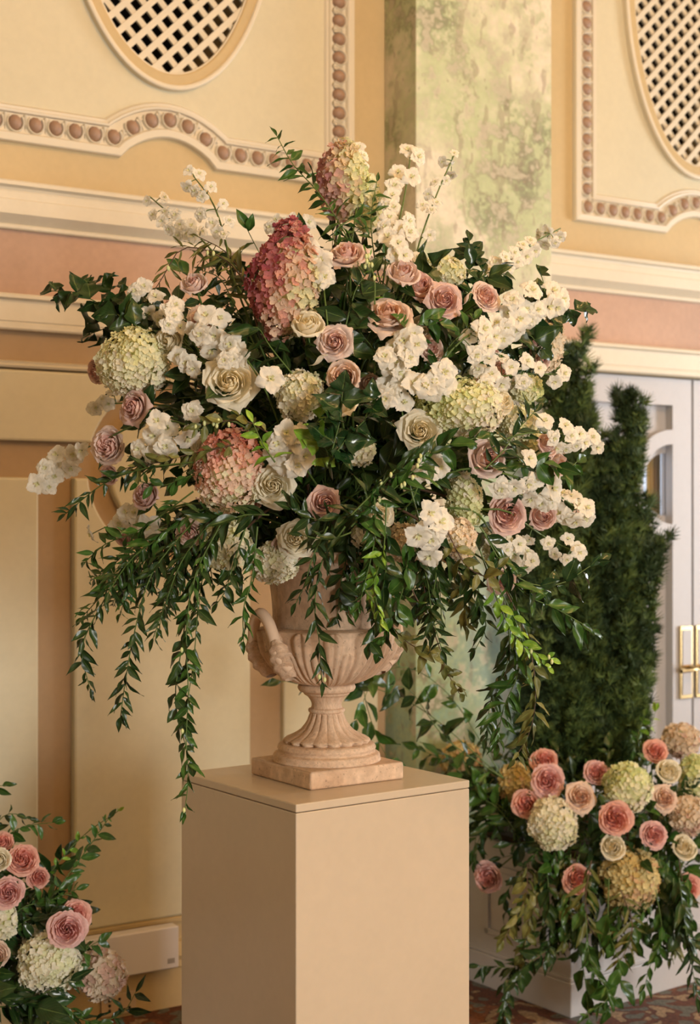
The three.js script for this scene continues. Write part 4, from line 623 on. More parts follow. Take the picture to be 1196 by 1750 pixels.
// [label, pixels, depth at both ends, leaf kind, leaf px, gap px, greens, options]
const VINES = [
  ['upright spray of pointed green leaves, the highest leaf in the urn', [[620, 480], [590, 400], [545, 330], [500, 280], [473, 232]], 3.12, 3.25, 'ruscus', 36, 8, 'mid', { bare: 0.22 }],
  ['short upright leaf spray beside the narrow delphinium column', [[660, 520], [640, 440], [634, 370], [644, 310]], 3.1, 3.2, 'ruscus', 26, 9, 'mid', { bare: 0.25 }],
  ['leafy spray crossing below the dusky hydrangea', [[600, 470], [570, 400], [600, 375], [640, 360]], 3.08, 3.12, 'ruscus', 34, 10, 'mid', { bare: 0.2 }],
  ['long ivy spray reaching out over the cream moulding', [[330, 600], [240, 560], [180, 525], [130, 500], [88, 497]], 3.1, 3.3, 'ivy', 44, 15, 'deep', { bare: 0.15 }],
  ['ivy spray above the butter hydrangea', [[330, 600], [270, 545], [215, 515], [170, 490], [145, 482]], 3.14, 3.3, 'ivy', 42, 15, 'deep', { bare: 0.15 }],
  ['ivy spray with drooping leaves above the butter hydrangea', [[320, 610], [235, 570], [190, 560], [155, 570]], 3.18, 3.3, 'ivy', 46, 17, 'deep', { bare: 0.25 }],
  ['ivy shoot rising behind white larkspur', [[330, 600], [280, 540], [245, 510], [215, 488]], 3.24, 3.34, 'ivy', 34, 15, 'deep', { bare: 0.25 }],
  ['narrow olive leaf spray arching before the salmon frieze', [[440, 560], [410, 470], [360, 430], [310, 425], [280, 470], [255, 510]], 3.08, 3.2, 'olive', 40, 9, 'olive', { bare: 0.2, buds: 4 }],
  ['olive leaf spray beside the burgundy hydrangea', [[450, 580], [420, 480], [385, 430], [340, 405]], 3.08, 3.2, 'olive', 36, 9, 'olive', { bare: 0.2 }],
  ['dark leafed twig below the olive sprays', [[440, 600], [400, 520], [375, 475], [345, 462]], 3.1, 3.2, 'ruscus', 30, 10, 'deep', { bare: 0.15 }],
  ['leafy twig pointing out above the heater wall', [[330, 790], [250, 800], [180, 825], [112, 878]], 3.0, 3.15, 'ruscus', 34, 9, 'deep', { bare: 0.15 }],
  ['small leafed branch below the white blossoms', [[400, 760], [330, 775], [270, 790], [215, 800]], 2.98, 3.08, 'oval', 26, 7, 'olive', {}],
  ['small leafed branch under the long brown twig', [[400, 800], [330, 812], [275, 830], [230, 820]], 3.0, 3.1, 'oval', 26, 8, 'mid', {}],
  ['leafy shoot reaching to the stile beside the ring', [[330, 840], [240, 905], [180, 930], [146, 960]], 3.0, 3.15, 'ruscus', 32, 9, 'mid', { bare: 0.1 }],
  ['trailing vine hanging farthest toward the heater', [[330, 880], [230, 950], [170, 1040], [140, 1110], [155, 1180]], 3.0, 3.1, 'ruscus', 32, 7, 'deep', { bare: 0.12 }],
  ['trailing vine with dense leaves ending over the panel', [[340, 880], [260, 980], [230, 1080], [215, 1160], [206, 1225]], 2.98, 3.02, 'ruscus', 34, 7, 'deep', { bare: 0.1 }],
  ['dense vine mass below the pair of white blossoms', [[340, 870], [270, 920], [220, 960], [180, 1010], [140, 1055]], 2.97, 3.1, 'ruscus', 34, 7, 'mid', { bare: 0.05 }],
  ['vine trailing from below the coral hydrangea', [[370, 880], [310, 960], [280, 1040], [262, 1090]], 2.96, 3.0, 'ruscus', 34, 8, 'deep', {}],
  ['longest vine, hanging down to the plinth edge', [[380, 890], [335, 980], [318, 1080], [322, 1180], [318, 1270], [322, 1330], [316, 1385]], 2.95, 2.96, 'ruscus', 32, 10, 'mid', { bare: 0.05, buds: 3 }],
  ['dark vine beside the longest vine', [[390, 890], [345, 950], [338, 1040], [332, 1120], [322, 1190]], 2.97, 2.98, 'ruscus', 38, 10, 'deep', {}],
  ['twisting vine with broad leaves halfway down to the plinth', [[380, 880], [330, 1000], [310, 1110], [300, 1200], [325, 1300]], 2.96, 2.97, 'broad', 34, 13, 'deep', { bare: 0.25 }],
  ['vine hanging in front of the urn handle', [[440, 900], [430, 990], [416, 1040], [416, 1095]], 2.98, 3.0, 'ruscus', 30, 9, 'mid', { bare: 0.1 }],
  ['short vine beside the urn handle', [[420, 900], [400, 960], [385, 1010], [372, 1030]], 2.97, 3.0, 'ruscus', 34, 9, 'deep', {}],
  ['vine hanging down the middle of the urn', [[590, 900], [550, 960], [538, 1040], [546, 1100], [550, 1165]], 2.93, 2.97, 'ruscus', 34, 9, 'deep', { bare: 0.1, buds: 2 }],
  ['short dark vine over the urn rim', [[560, 900], [535, 950], [520, 1000], [506, 1030]], 2.93, 2.96, 'ruscus', 34, 9, 'deep', {}],
  ['bright green vine in front of the urn neck', [[640, 850], [640, 920], [625, 990], [612, 1040]], 2.9, 2.94, 'ruscus', 32, 7, 'mid', { bare: 0.05 }],
  ['light vine beside the bright green one', [[660, 860], [655, 940], [640, 1000], [650, 1060]], 2.9, 2.95, 'ruscus', 30, 8, 'fresh', { bare: 0.3 }],
  ['leafy branch hiding the far handle of the urn', [[650, 880], [660, 960], [650, 1030], [632, 1100]], 2.93, 2.98, 'broad', 36, 9, 'deep', {}],
  ['leafy branch resting on the urn shoulder', [[700, 920], [690, 1000], [670, 1060], [650, 1110]], 2.96, 3.02, 'broad', 36, 9, 'mid', {}],
  ['vine ending before the marbled pilaster', [[700, 900], [730, 990], [738, 1050], [755, 1110]], 3.0, 3.05, 'ruscus', 36, 9, 'deep', {}],
  ['leafy stem below the peach cream hydrangea', [[740, 920], [745, 980], [735, 1040], [728, 1090]], 3.02, 3.06, 'ruscus', 36, 9, 'deep', {}],
  ['glossy branch sticking out from the urn shoulder', [[640, 1000], [670, 1070], [700, 1100], [738, 1120]], 3.08, 3.12, 'broad', 36, 10, 'olive', {}],
  ['olive sprig hanging before the teal marbling', [[700, 1000], [745, 1090], [765, 1150], [785, 1185]], 3.2, 3.3, 'broad', 30, 12, 'olive', { bare: 0.5 }],
  ['dark leafy cluster under the peach cream hydrangea', [[720, 880], [770, 960], [810, 1000], [820, 1040]], 3.06, 3.1, 'broad', 40, 9, 'deep', {}],
  ['olive leafed twig beside the lowest pale rose', [[760, 900], [800, 970], [835, 985], [850, 970]], 3.05, 3.05, 'broad', 34, 11, 'olive', { bare: 0.2 }],
  ['vine hanging in front of the pilaster corner', [[800, 930], [820, 1020], [830, 1070], [812, 1110]], 3.12, 3.2, 'ruscus', 34, 12, 'deep', {}],
  ['lime green vine tips beside the cypress', [[820, 940], [860, 1050], [895, 1105], [940, 1125]], 3.12, 3.15, 'oval', 28, 9, 'fresh', { bare: 0.3, buds: 3 }],
  ['curling lime green tendril beside the cypress', [[830, 960], [880, 1060], [900, 1110], [935, 1140]], 3.15, 3.18, 'oval', 22, 12, 'fresh', { bare: 0.3 }],
  ['dark leafy branch before the cypress', [[820, 900], [890, 990], [950, 1000], [1020, 960]], 3.1, 3.2, 'broad', 42, 13, 'gloss', {}],
  ['long leafed branch hanging before the cypress', [[820, 900], [890, 1010], [950, 1040], [1010, 1075]], 3.1, 3.2, 'ruscus', 46, 13, 'mid', { bare: 0.15 }],
  ['vine dropping along the edge of the cypress', [[850, 980], [890, 1060], [885, 1150], [860, 1210], [850, 1270]], 3.2, 3.3, 'ruscus', 44, 9, 'mid', { bare: 0.15 }],
  ['vine dropping toward the planter roses', [[860, 1000], [900, 1090], [915, 1180], [905, 1250], [880, 1295]], 3.25, 3.35, 'ruscus', 42, 9, 'olive', { bare: 0.2 }],
  ['leafy vine in front of the planter edge', [[860, 1020], [870, 1120], [840, 1190], [830, 1260]], 3.3, 3.4, 'ruscus', 40, 9, 'deep', { bare: 0.25 }],
  ['glossy leaf sprig against the marbled pilaster', [[780, 560], [790, 500], [805, 450], [802, 412]], 3.2, 3.3, 'broad', 40, 8, 'gloss', { bare: 0.3, droop: 0 }],
  ['glossy leaf sprig bending toward the door bay', [[790, 560], [810, 490], [835, 465], [862, 470]], 3.2, 3.3, 'broad', 42, 9, 'gloss', { bare: 0.3 }],
  ['dark ivy tip beside the thick delphinium spike', [[840, 600], [900, 530], [930, 500], [925, 470]], 3.22, 3.3, 'ivy', 44, 15, 'deep', { bare: 0.45 }],
  ['ivy tip hanging in front of the salmon frieze', [[850, 610], [920, 545], [960, 530], [998, 530]], 3.2, 3.28, 'ivy', 42, 14, 'gloss', { bare: 0.4 }],
  ['ivy leaves under the thick delphinium spike', [[800, 640], [860, 590], [900, 570], [925, 595]], 3.14, 3.2, 'ivy', 42, 15, 'deep', { bare: 0.25 }],
  ['ivy twig below the thick delphinium spike', [[800, 640], [870, 600], [905, 590], [930, 600]], 3.2, 3.26, 'ivy', 36, 14, 'gloss', { bare: 0.25 }],
  ['curling leaf stem beside the pale yellow hydrangea', [[830, 800], [860, 770], [880, 740], [912, 705]], 3.06, 3.1, 'ruscus', 40, 10, 'gloss', {}],
  ['leaves under the white delphinium tip', [[860, 800], [920, 790], [970, 800], [985, 790]], 3.14, 3.2, 'broad', 44, 13, 'mid', {}],
  ['leaf pair on the brown stem of the pink and cream rose', [[720, 780], [760, 762], [790, 755], [812, 748]], 2.98, 3.0, 'broad', 46, 15, 'mid', {}],
  ['glossy ivy shoot in front of the ivory rose', [[560, 800], [570, 760], [580, 720], [585, 670]], 2.9, 2.88, 'ivy', 44, 12, 'gloss', {}],
  ['glossy ivy twig with curled silver leaves', [[570, 780], [600, 740], [625, 715], [632, 680]], 2.9, 2.88, 'ivy', 40, 12, 'gloss', {}],
  ['lime green ivy shoot below the round cream hydrangea', [[560, 800], [545, 770], [535, 740], [545, 715]], 2.92, 2.9, 'ivy', 34, 12, 'fresh', {}],
  ['feathery green sprig over the cream rose', [[600, 900], [640, 860], [680, 830], [720, 790]], 2.92, 2.9, 'ruscus', 44, 9, 'mid', { buds: 5 }],
  ['pointed leaf sprig below the ivory spiral rose', [[600, 880], [650, 830], [690, 790], [735, 775]], 2.9, 2.9, 'ruscus', 46, 10, 'deep', { buds: 4 }],
  ['dark pointed leaves around the dusty rose at the rim', [[640, 870], [600, 880], [550, 890], [500, 870]], 2.95, 2.97, 'ruscus', 42, 8, 'deep', {}],
  ['dark leaves crossing the ivory rose at the rim', [[600, 910], [570, 920], [540, 920], [518, 915]], 2.9, 2.9, 'ruscus', 34, 11, 'deep', {}],
  ['leafy shoot below the coral hydrangea', [[460, 880], [420, 880], [380, 890], [340, 880]], 2.94, 2.95, 'ruscus', 44, 9, 'deep', {}],
  ['fine green sprig above the coral hydrangea', [[460, 740], [420, 720], [380, 720], [330, 730]], 2.96, 2.98, 'oval', 26, 9, 'olive', { buds: 6 }],
  ['five fingered leaf sprig beside the coral hydrangea', [[470, 790], [450, 760], [440, 740], [432, 722]], 2.94, 2.94, 'oval', 30, 8, 'fresh', {}],
  ['dark long leaves below the burgundy hydrangea', [[500, 640], [460, 590], [440, 560], [420, 560]], 3.0, 3.02, 'ruscus', 46, 10, 'deep', {}],
  ['broad rose leaves around the upright rose stem', [[590, 560], [600, 520], [610, 490], [625, 470]], 3.02, 3.02, 'broad', 56, 9, 'deep', {}],
  ['broad leaves between the peach and mauve roses', [[690, 600], [710, 560], [730, 545], [750, 550]], 3.02, 3.02, 'broad', 44, 9, 'mid', {}],
  ['small green leaves behind the brown rose stem', [[740, 640], [770, 590], [800, 560], [810, 545]], 3.05, 3.06, 'oval', 30, 8, 'mid', {}],
  ['leaf spray in the shade of the peach rose', [[640, 640], [640, 600], [625, 580], [610, 560]], 3.03, 3.03, 'broad', 48, 9, 'deep', {}],
  ['budding twig beside the upright pale rose', [[640, 520], [640, 480], [632, 450], [625, 430]], 2.98, 3.0, 'olive', 20, 20, 'fresh', { buds: 7 }],
];
for (const [label, pts, z0, z1, kind, len, gap, g, o] of VINES) vine(label, trail(pts, z0, z1), kind, len * px, gap * px, GREEN[g], o);
// dense curtains of vine under the flowers, on the heater side and in front of the urn
for (let k = 0; k < 16; k++) { const t = k / 15, x0 = 300 + 150 * rnd(), x1 = 165 + 250 * t + rr(-15, 15), y1 = rr(985, 1075) - (t > 0.7 ? 40 : 0); vine('leafy strand in the dense vine curtain below the coral hydrangea', trail([[x0, rr(850, 890)], [x0 + (x1 - x0) * 0.5, rr(905, 940)], [x0 + (x1 - x0) * 0.85, rr(960, 985)], [x1, y1]], shell(x0, 880) + 0.10, shell(x1, 960) + rr(0.02, 0.14)), 'ruscus', 34 * px, 8 * px, GREEN[k % 3 ? 'deep' : 'mid'], { group: 'strands of the vine curtain by the urn handle' }); }
for (let k = 0; k < 12; k++) { const t = k / 11, x0 = 590 + 190 * t, x1 = 575 + 240 * t + rr(-20, 20); vine('leafy strand in the vine curtain in front of the urn neck', trail([[x0, rr(860, 900)], [x0 + rr(-10, 10), 940], [(x0 + x1) / 2, 990], [x1, rr(1010, 1075)]], shell(x0, 890) + 0.12, shell(x1, 960) + rr(0.04, 0.14)), k % 2 ? 'ruscus' : 'broad', 36 * px, 9 * px, GREEN[['deep', 'mid', 'deep', 'olive'][k % 4]], { group: 'strands of the vine curtain before the urn' }); }
// leaves that fill the ball of flowers, behind and between the blooms
function fill(n, centre, rad, base, label, group, kinds, size, inner = 0.55, reach = [0.72, 0.95], frontBias = 0.35) {
  for (let k = 0; k < n; k++) {
    const t = 1 - 2 * (k + 0.5) / n, th = k * 2.39996, r = Math.sqrt(1 - t * t); let d = CAMV(Math.cos(th) * r, t, Math.sin(th) * r + frontBias).normalize();
    const cam = V(d.dot(RT), d.dot(UP), -d.dot(FW)), q = rr(...reach), tip = centre.clone().add(CAMV(cam.x * rad.x * q, cam.y * rad.y * q, cam.z * rad.z * q));
    const start = centre.clone().add(CAMV(cam.x * rad.x * inner * q, cam.y * rad.y * inner * q, cam.z * rad.z * inner * q)), b = base(), [kind, g] = pick(kinds);
    vine(label, [b, b.clone().lerp(start, 0.6).add(V(0, 0.03, 0)), start, tip], kind, size * rr(0.8, 1.25), size * 0.42, GREEN[g], { group, name: 'leaf_sprig', bare: 0.42, droop: 0.1, spread: 1.2 });
  }
}
fill(44, P(560, 880, 3.47), V(0.44, 0.15, 0.30), foam, 'dark leafy sprig low over the urn rim', 'leaf sprigs over the urn rim', [['broad', 'deep'], ['ruscus', 'deep'], ['ruscus', 'mid']], 0.06, 0.4, [0.6, 1.0], 0.4);
fill(120, P(560, 675, 3.40), V(0.56, 0.46, 0.40), foam, 'dark green leafy sprig tucked among the flowers of the urn', 'leaf sprigs filling the urn arrangement', [['broad', 'deep'], ['broad', 'deep'], ['ruscus', 'deep'], ['broad', 'mid'], ['ivy', 'deep']], 0.062);
// ---------------------------------------------------------------- cypress and planter arrangement by the door
{
  const at = P(1000, 1290, 5.15); at.y = 0.5;
  const t = thing('cypress_tree', 'dark green feathery cypress tree growing from the white planter', 'tree', at);
  const foot = V(0, 0, 0); mesh('trunk', tube([foot, V(-0.02, 0.5, 0), V(-0.05, 1.5, 0.0)], 0.03, 0.008, 10, 8), woodMat, t);
  const spray = merged([...Array(11)].map((_, k) => { const s = k - 5, l = 1 - Math.abs(s) * 0.11; return gridGeo(1, 3, (u, v) => { const a = s * 0.24, w = 0.05 * (1 - v * 0.9) * (u * 2 - 1), r = l * v; return [Math.sin(a) * r + Math.cos(a) * w, Math.cos(a) * r * 0.9 + 0.10 * Math.abs(s) * 0.3 - Math.sin(a) * w, 0.10 * Math.sin(v * 3 + k) + 0.04 * Math.sin(k * 2.1)]; }); }));
  const mats = [std(lin(0.045, 0.085, 0.022), 0.7), std(lin(0.11, 0.17, 0.04), 0.7), std(lin(0.03, 0.06, 0.018), 0.7)];  // outer sprays lightened as lit tips, inner sprays darkened as shade
  // spires: tip pixel, foot pixel, half width px
  const spires = [[[964, 592], [955, 1345], 40], [[985, 665], [980, 1345], 42], [[1079, 668], [1030, 1345], 30], [[1106, 908], [1055, 1345], 28], [[915, 860], [915, 1345], 36], [[1000, 740], [1000, 1345], 50], [[1040, 800], [1020, 1345], 46], [[1070, 1000], [1050, 1345], 34]];
  const lists = [[], [], []];
  for (const [tip, ft, hw] of spires) {                             // each spire is a bunch of small upright plumes
    const a = P(tip[0], tip[1], 5.15).sub(at), b = P(ft[0], ft[1], 5.15).sub(at), R = hw * 5.15 / FOCAL, plumes = Math.round(70 * a.distanceTo(b));
    for (let q = 0; q < plumes; q++) {
      const h = q < 2 ? 0.9 : Math.pow(rnd(), 1.1) * 0.92, th = rr(0, 6.2832), prof = Math.min(1, Math.pow((1 - h) * 2.4, 0.8)), rad = R * prof * Math.sqrt(rr(0.15, 1)), root = b.clone().lerp(a, h);
      const out = V(Math.cos(th), 0, Math.sin(th)), len = rr(0.10, 0.22), axis = out.clone().multiplyScalar(rr(0.1, 0.45)).add(V(rr(-0.15, 0.15), 1, rr(-0.15, 0.15))).normalize(), start = root.clone().addScaledVector(out, rad * 0.75);
      if (q < 2) start.copy(a).addScaledVector(axis, -len);
      for (let k = 0; k < 34; k++) {
        const v = rnd(), ph = rr(0, 6.2832), side = V(Math.cos(ph), 0, Math.sin(ph)), p = start.clone().addScaledVector(axis, len * v).addScaledVector(side, 0.035 * (1 - v * 0.8) * Math.sqrt(rnd()));
        const dir = axis.clone().addScaledVector(side, rr(0.3, 1.0)).normalize();
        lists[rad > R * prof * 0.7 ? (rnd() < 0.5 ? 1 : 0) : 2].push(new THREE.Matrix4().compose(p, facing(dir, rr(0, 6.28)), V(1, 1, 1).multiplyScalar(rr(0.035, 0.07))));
      }
    }
  }
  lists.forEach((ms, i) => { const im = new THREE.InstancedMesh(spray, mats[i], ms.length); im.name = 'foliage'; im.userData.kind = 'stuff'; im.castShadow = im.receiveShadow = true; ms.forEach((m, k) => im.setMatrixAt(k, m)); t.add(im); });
}
const soil = (x, y) => { const b = P(clamp(x, 935, 1180), 1430, 4.75); b.y = 0.5; return b; };
const shellR = (x, y) => 4.95 - 0.42 * Math.sqrt(Math.max(0, 1 - ((x - 1030) / 240) ** 2 - ((y - 1420) / 190) ** 2));
for (const [x, y, w, fx, fy, kind, hue, dz, label] of [
  [936, 1335, 58, 0, 0.3, 'garden', 'pink', 0, 'bright pink garden rose at the foot of the cypress'],
  [899, 1374, 50, -0.3, 0.2, 'garden', 'coral', 0, 'coral rose beside the bright pink garden rose'],
  [992, 1362, 54, 0.1, 0.4, 'open', 'peach', 0, 'pale peach rose above the round cream planter hydrangea'],
  [930, 1300, 48, -0.2, 0.6, 'garden', 'coral', 0.08, 'coral rose in shade behind the bright pink garden rose'],
  [1020, 1320, 44, -0.1, 0.5, 'garden', 'pink', 0.06, 'pink rose in shade under the cypress branches'],
  [1051, 1399, 60, 0, 0.2, 'garden', 'coral', -0.02, 'coral pink rose below the lime planter hydrangea'],
  [1117, 1427, 48, 0.2, 0.1, 'garden', 'pink', 0, 'small pink rose between two ivory planter roses'],
  [1047, 1447, 44, 0, 0.3, 'cup', 'ivory', -0.02, 'ivory rose above the tan hydrangea in the planter'],
  [1169, 1448, 44, 0.2, 0.5, 'cup', 'ivory', 0, 'ivory rose bud at the far end of the planter'],
  [1136, 1364, 48, 0.2, 0.3, 'open', 'peach', 0.04, 'peach rose behind the small pink rose in the planter'],
  [833, 1499, 52, -0.5, -0.1, 'garden', 'pink', 0, 'pink rose hanging beside the cream plinth'],
  [986, 1502, 52, 0.1, 0.1, 'garden', 'coral', 0, 'coral rose hanging over the planter edge'],
  [1175, 1518, 52, 0.3, 0, 'garden', 'coral', 0, 'coral rose hanging at the planter end'],
  [1142, 1318, 44, 0.2, 0.5, 'cup', 'ivory', 0.05, 'ivory rose below the tan hydrangea by the door'],
  [1120, 1284, 44, 0, 0.6, 'garden', 'coral', 0.08, 'coral rose in front of the door panel'],
]) { const z = shellR(x, y) + dz; rose(label, soil(x, y), P(x, y, z), w * z / FOCAL, toward(fx, fy), kind, hue, { leaves: 3 }); }
for (const [x, y, w, h, hue, dz, label, fl] of [
  [945, 1408, 78, 82, 'cream', -0.02, 'round cream hydrangea in the planter', 9], [1072, 1345, 76, 78, 'lime', 0, 'lime and cream hydrangea in the planter', 9], [1075, 1502, 98, 98, 'mustard', 0, 'large tan and yellow hydrangea hanging over the planter', 9],
  [881, 1338, 54, 62, 'mustard', 0.08, 'mustard hydrangea beside the bright pink garden rose', 9], [786, 1298, 68, 54, 'mustard', 0.05, 'mustard hydrangea behind the plinth corner', 9], [1163, 1265, 62, 52, 'tan', 0.05, 'tan hydrangea in front of the door', 9], [1186, 1332, 50, 84, 'lime', 0.04, 'yellow green hydrangea beside the ivory planter rose', 9], [1176, 1392, 64, 60, 'tan', 0.02, 'tan hydrangea above the ivory rose bud', 9],
]) { const z = shellR(x, y) + dz + 0.03, s = z / FOCAL; hydrangea(label, soil(x, y), P(x, y, z), w * s, h * s, rr(-15, 15), hue, [0.3, -0.5], { floret: fl * s * 1.1 }); }
const pr = 4.75 / FOCAL;
for (const [label, pts, z0, z1, kind, len, gap, g, o] of [
  ['leafy shoots standing up before the door', [[1100, 1400], [1105, 1310], [1110, 1250], [1120, 1215]], 4.85, 4.95, 'oval', 24, 11, 'fresh', { bare: 0.3 }],
  ['bright leafy shoot beside the cypress foot', [[1090, 1400], [1095, 1310], [1090, 1260], [1100, 1225]], 4.8, 4.9, 'oval', 24, 10, 'mid', { bare: 0.3 }],
  ['pointed leaves between plinth and planter roses', [[880, 1420], [850, 1380], [820, 1360], [806, 1330]], 4.7, 4.75, 'ruscus', 42, 9, 'mid', {}],
  ['leafy branch hanging behind the plinth', [[900, 1400], [850, 1400], [820, 1430], [812, 1470]], 4.75, 4.8, 'ruscus', 42, 10, 'deep', {}],
  ['leafy branch over the back of the plinth', [[880, 1400], [810, 1340], [760, 1300], [715, 1280]], 4.75, 4.8, 'broad', 40, 10, 'mid', {}],
  ['dark leaves rising behind the plinth corner', [[870, 1400], [800, 1320], [790, 1290], [770, 1270]], 4.85, 4.9, 'broad', 36, 10, 'deep', {}],
  ['fern like branch on the planter side', [[930, 1440], [890, 1490], [860, 1540], [880, 1580]], 4.62, 4.7, 'oval', 22, 6, 'deep', {}],
  ['small leafed branch below the cream planter hydrangea', [[960, 1440], [930, 1500], [900, 1540], [890, 1570]], 4.6, 4.65, 'oval', 22, 6, 'mid', {}],
  ['dark leafed branch trailing down the planter corner', [[990, 1460], [960, 1550], [960, 1610], [900, 1650], [820, 1650]], 4.6, 4.62, 'ruscus', 36, 8, 'deep', { bare: 0.1 }],
  ['trailing branch with hanging leaves before the planter side', [[980, 1480], [960, 1600], [910, 1640], [870, 1690], [860, 1740]], 4.58, 4.55, 'broad', 32, 8, 'deep', { bare: 0.25 }],
  ['leafy branch covering the planter side', [[960, 1480], [930, 1580], [900, 1620], [860, 1680]], 4.62, 4.6, 'ruscus', 34, 8, 'deep', { bare: 0.2 }],
  ['trailing branch with large hanging leaves over the planter front', [[1010, 1500], [990, 1600], [1000, 1680], [1005, 1740]], 4.55, 4.5, 'broad', 46, 16, 'mid', { bare: 0.2 }],
  ['olive leaves under the coral planter rose', [[1010, 1470], [1000, 1540], [1010, 1590], [1025, 1600]], 4.5, 4.5, 'olive', 42, 8, 'olive', {}],
  ['vine trailing down the planter front', [[1040, 1500], [1040, 1590], [1060, 1660], [1040, 1720]], 4.5, 4.45, 'broad', 40, 14, 'mid', { bare: 0.25 }],
  ['long leaves below the tan hydrangea', [[1060, 1520], [1080, 1580], [1070, 1620], [1060, 1640]], 4.5, 4.5, 'olive', 44, 8, 'olive', {}],
  ['leafy branch hanging before the planter base', [[1120, 1520], [1130, 1600], [1110, 1650], [1100, 1690]], 4.52, 4.48, 'ruscus', 34, 10, 'mid', { bare: 0.2 }],
  ['leafy branch at the planter end', [[1160, 1500], [1170, 1580], [1180, 1640], [1190, 1700]], 4.5, 4.45, 'ruscus', 40, 8, 'deep', {}],
  ['dense foliage below the end coral rose', [[1150, 1500], [1150, 1560], [1165, 1600], [1185, 1610]], 4.55, 4.5, 'broad', 40, 8, 'deep', {}],
  ['creeping vine reaching to the carpet', [[1000, 1560], [1010, 1650], [1040, 1700], [1000, 1735]], 4.5, 4.42, 'ruscus', 26, 8, 'mid', { bare: 0.2 }],
]) vine(label, trail(pts, z0, z1), kind, len * pr, gap * pr, GREEN[g], o);
for (let k = 0; k < 18; k++) { const t = k / 17, x0 = 900 + 285 * t + rr(-12, 12), x1 = x0 + rr(-45, 20); vine('leafy strand in the green fringe hanging over the planter edge', trail([[x0, rr(1455, 1490)], [x0 + rr(-10, 10), 1530], [x1, rr(1580, 1640)]], 4.62, 4.58 + rr(-0.06, 0.06)), pick(['oval', 'ruscus', 'broad']), 30 * pr, 7 * pr, GREEN[pick(['deep', 'mid', 'olive'])], { group: 'strands of the fringe over the planter edge' }); }
fill(62, P(1035, 1425, 4.9), V(0.42, 0.30, 0.36), () => soil(1035 + rr(-80, 110), 0), 'dark leafy sprig among the planter flowers', 'leaf sprigs filling the planter by the door', [['broad', 'deep'], ['oval', 'deep'], ['ruscus', 'mid'], ['broad', 'mid']], 0.07, 0.55, [0.75, 0.98], 0.3);
fill(18, P(840, 1340, 5.0), V(0.22, 0.24, 0.2), () => soil(940, 0), 'leafy sprig between the plinth and the cypress', 'leaf sprigs beside the cypress', [['broad', 'mid'], ['ruscus', 'deep']], 0.075, 0.5, [0.7, 1], 0.3);
// vines on the wall side behind the urn foot
for (const [label, pts, g] of [
  ['broad leafed vine hanging behind the urn foot', [[860, 1330], [760, 1180], [690, 1140], [640, 1160], [610, 1230]], 'mid'], ['long bare stemmed vine dropping behind the plinth', [[720, 1080], [625, 1150], [640, 1250], [665, 1300]], 'mid'],
  ['dark vine between urn and pilaster', [[860, 1330], [760, 1260], [700, 1180], [660, 1170]], 'deep'], ['vine leaves behind the urn bowl', [[860, 1330], [700, 1200], [560, 1160], [480, 1165]], 'deep'],
]) vine(label, trail(pts, 4.6, 4.3), 'broad', 0.075, 0.05, GREEN[g], { bare: 0.25 });

// ---------------------------------------------------------------- arrangement in the planter by the heater
const soilL = () => { const b = P(-60, 1600, 3.9); return V(b.x + rr(-0.12, 0.05), 0.43, b.z + rr(-0.06, 0.06)); };
const shellL = (x, y) => 4.0 - 0.3 * Math.sqrt(Math.max(0, 1 - ((x - 20) / 240) ** 2 - ((y - 1580) / 220) ** 2));
for (const [x, y, w, fx, fy, kind, hue, dz, label] of [
  [40, 1468, 58, 0.3, 0.7, 'garden', 'coral', 0, 'coral rose below the fern like sprays'], [14, 1525, 54, 0.1, 0.4, 'garden', 'pink', -0.02, 'pink rose above the white hydrangea by the heater'], [115, 1588, 64, 0.2, 0.2, 'garden', 'pink', -0.04, 'full pink garden rose in front of the heater'], [130, 1562, 54, 0.5, 0.6, 'garden', 'coral', 0.05, 'coral rose behind the full pink garden rose'],
  [-2, 1468, 42, 0.1, 0.3, 'cup', 'ivory', -0.03, 'white rose beside the coral rose near the heater wall'], [6, 1438, 38, 0, 0.8, 'garden', 'coral', 0.02, 'coral rose above the white rose near the heater wall'], [-6, 1630, 46, 0, 0, 'garden', 'peach', -0.02, 'peach rose low in the arrangement by the heater'],
  [66, 1500, 40, 0.4, 0, 'garden', 'coral', 0.06, 'shaded coral rose under another coral rose by the heater'],
]) { const z = shellL(x, y) + dz; rose(label, soilL(), P(x, y, z), w * z / FOCAL, toward(fx, fy), kind, hue, { leaves: 3 }); }
for (const [x, y, w, h, hue, dz, label, fl] of [[84, 1645, 98, 96, 'cream', -0.02, 'white hydrangea below the full pink garden rose', 12], [174, 1665, 74, 78, 'tan', 0, 'tan hydrangea in front of the socket plate', 13], [4, 1572, 44, 60, 'cream', 0, 'cream hydrangea beside the peach rose by the heater', 12], [62, 1600, 40, 34, 'cream', 0.05, 'small white hydrangea behind dark glossy leaves', 12]]) { const z = shellL(x, y) + dz + 0.03, s = z / FOCAL; hydrangea(label, soilL(), P(x, y, z), w * s, h * s, rr(-20, 20), hue, [0.2, 0.3], { floret: fl * s }); }
const pl = 3.85 / FOCAL;
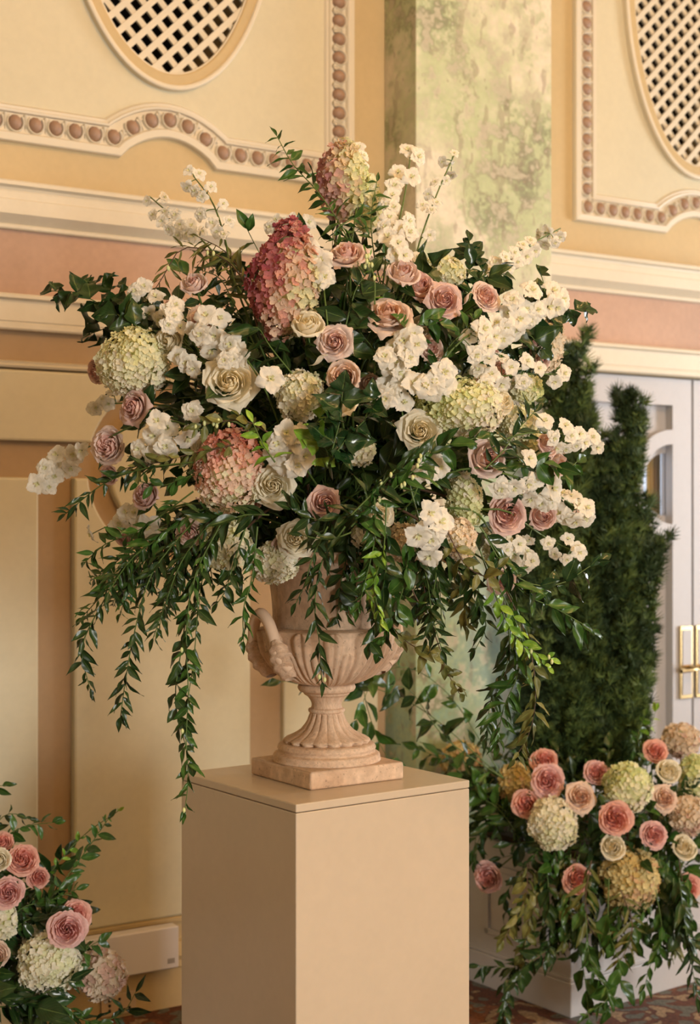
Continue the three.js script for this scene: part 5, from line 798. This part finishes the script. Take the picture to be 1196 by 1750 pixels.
for (const [label, pts, z0, z1, kind, len, gap, g, o] of [
  ['tall fern like branch rising before the stile', [[60, 1600], [100, 1520], [150, 1450], [185, 1400]], 3.8, 3.85, 'oval', 28, 8, 'mid', { bare: 0.15, droop: 0 }],
  ['thin leafy tendril curling above the heater', [[40, 1560], [80, 1500], [140, 1430], [202, 1386]], 3.85, 3.9, 'oval', 16, 13, 'fresh', { bare: 0.2, droop: 0 }],
  ['fern branch above the coral rose', [[-20, 1500], [10, 1430], [45, 1412], [92, 1405]], 3.85, 3.85, 'oval', 26, 8, 'mid', { bare: 0.1, droop: 0.2 }],
  ['dark fern tip above the white rose', [[-30, 1480], [0, 1400], [20, 1390], [50, 1398]], 3.9, 3.9, 'oval', 24, 8, 'deep', { bare: 0.1 }],
  ['short leaf shoot above the dark fern tip', [[-60, 1420], [-30, 1370], [-10, 1345], [8, 1342]], 3.9, 3.9, 'oval', 26, 14, 'mid', {}],
  ['dense small leaves between the roses by the heater', [[0, 1590], [40, 1550], [80, 1540], [130, 1520]], 3.78, 3.8, 'oval', 30, 6, 'mid', {}],
  ['dark glossy leaf cluster between the pink and the peach rose', [[-20, 1620], [20, 1590], [50, 1570], [90, 1560]], 3.76, 3.76, 'broad', 44, 9, 'gloss', {}],
  ['brown tipped leaves above the tan hydrangea', [[90, 1700], [130, 1650], [150, 1620], [168, 1608]], 3.76, 3.78, 'broad', 34, 8, 'mid', { bare: 0.3 }],
  ['long glossy leaves below the white hydrangea', [[0, 1720], [40, 1715], [80, 1695], [120, 1675]], 3.7, 3.68, 'ruscus', 58, 10, 'gloss', {}],
  ['large dark leaves at the bottom by the planter', [[-40, 1700], [20, 1710], [60, 1720], [90, 1750]], 3.68, 3.66, 'broad', 60, 11, 'deep', {}],
  ['trailing green leaves over the carpet edge', [[60, 1700], [110, 1720], [140, 1740], [175, 1752]], 3.7, 3.68, 'oval', 34, 9, 'mid', {}],
  ['thin vine with narrow leaves before the carpet', [[90, 1720], [160, 1745], [210, 1730], [232, 1695]], 3.74, 3.76, 'ruscus', 40, 12, 'gloss', { bare: 0.2 }],
  ['dark foliage under the peach rose', [[-40, 1650], [-10, 1670], [20, 1690], [40, 1740]], 3.72, 3.7, 'broad', 50, 9, 'deep', {}],
]) vine(label, trail(pts, z0, z1), kind, len * pl, gap * pl, GREEN[g], o);
fill(40, P(10, 1590, 3.95), V(0.26, 0.27, 0.26), soilL, 'dark leafy sprig among the flowers by the heater', 'leaf sprigs filling the arrangement by the heater', [['broad', 'deep'], ['oval', 'deep'], ['oval', 'mid'], ['broad', 'gloss']], 0.06, 0.5, [0.7, 0.95], 0.3);

renderer.render(scene, camera);
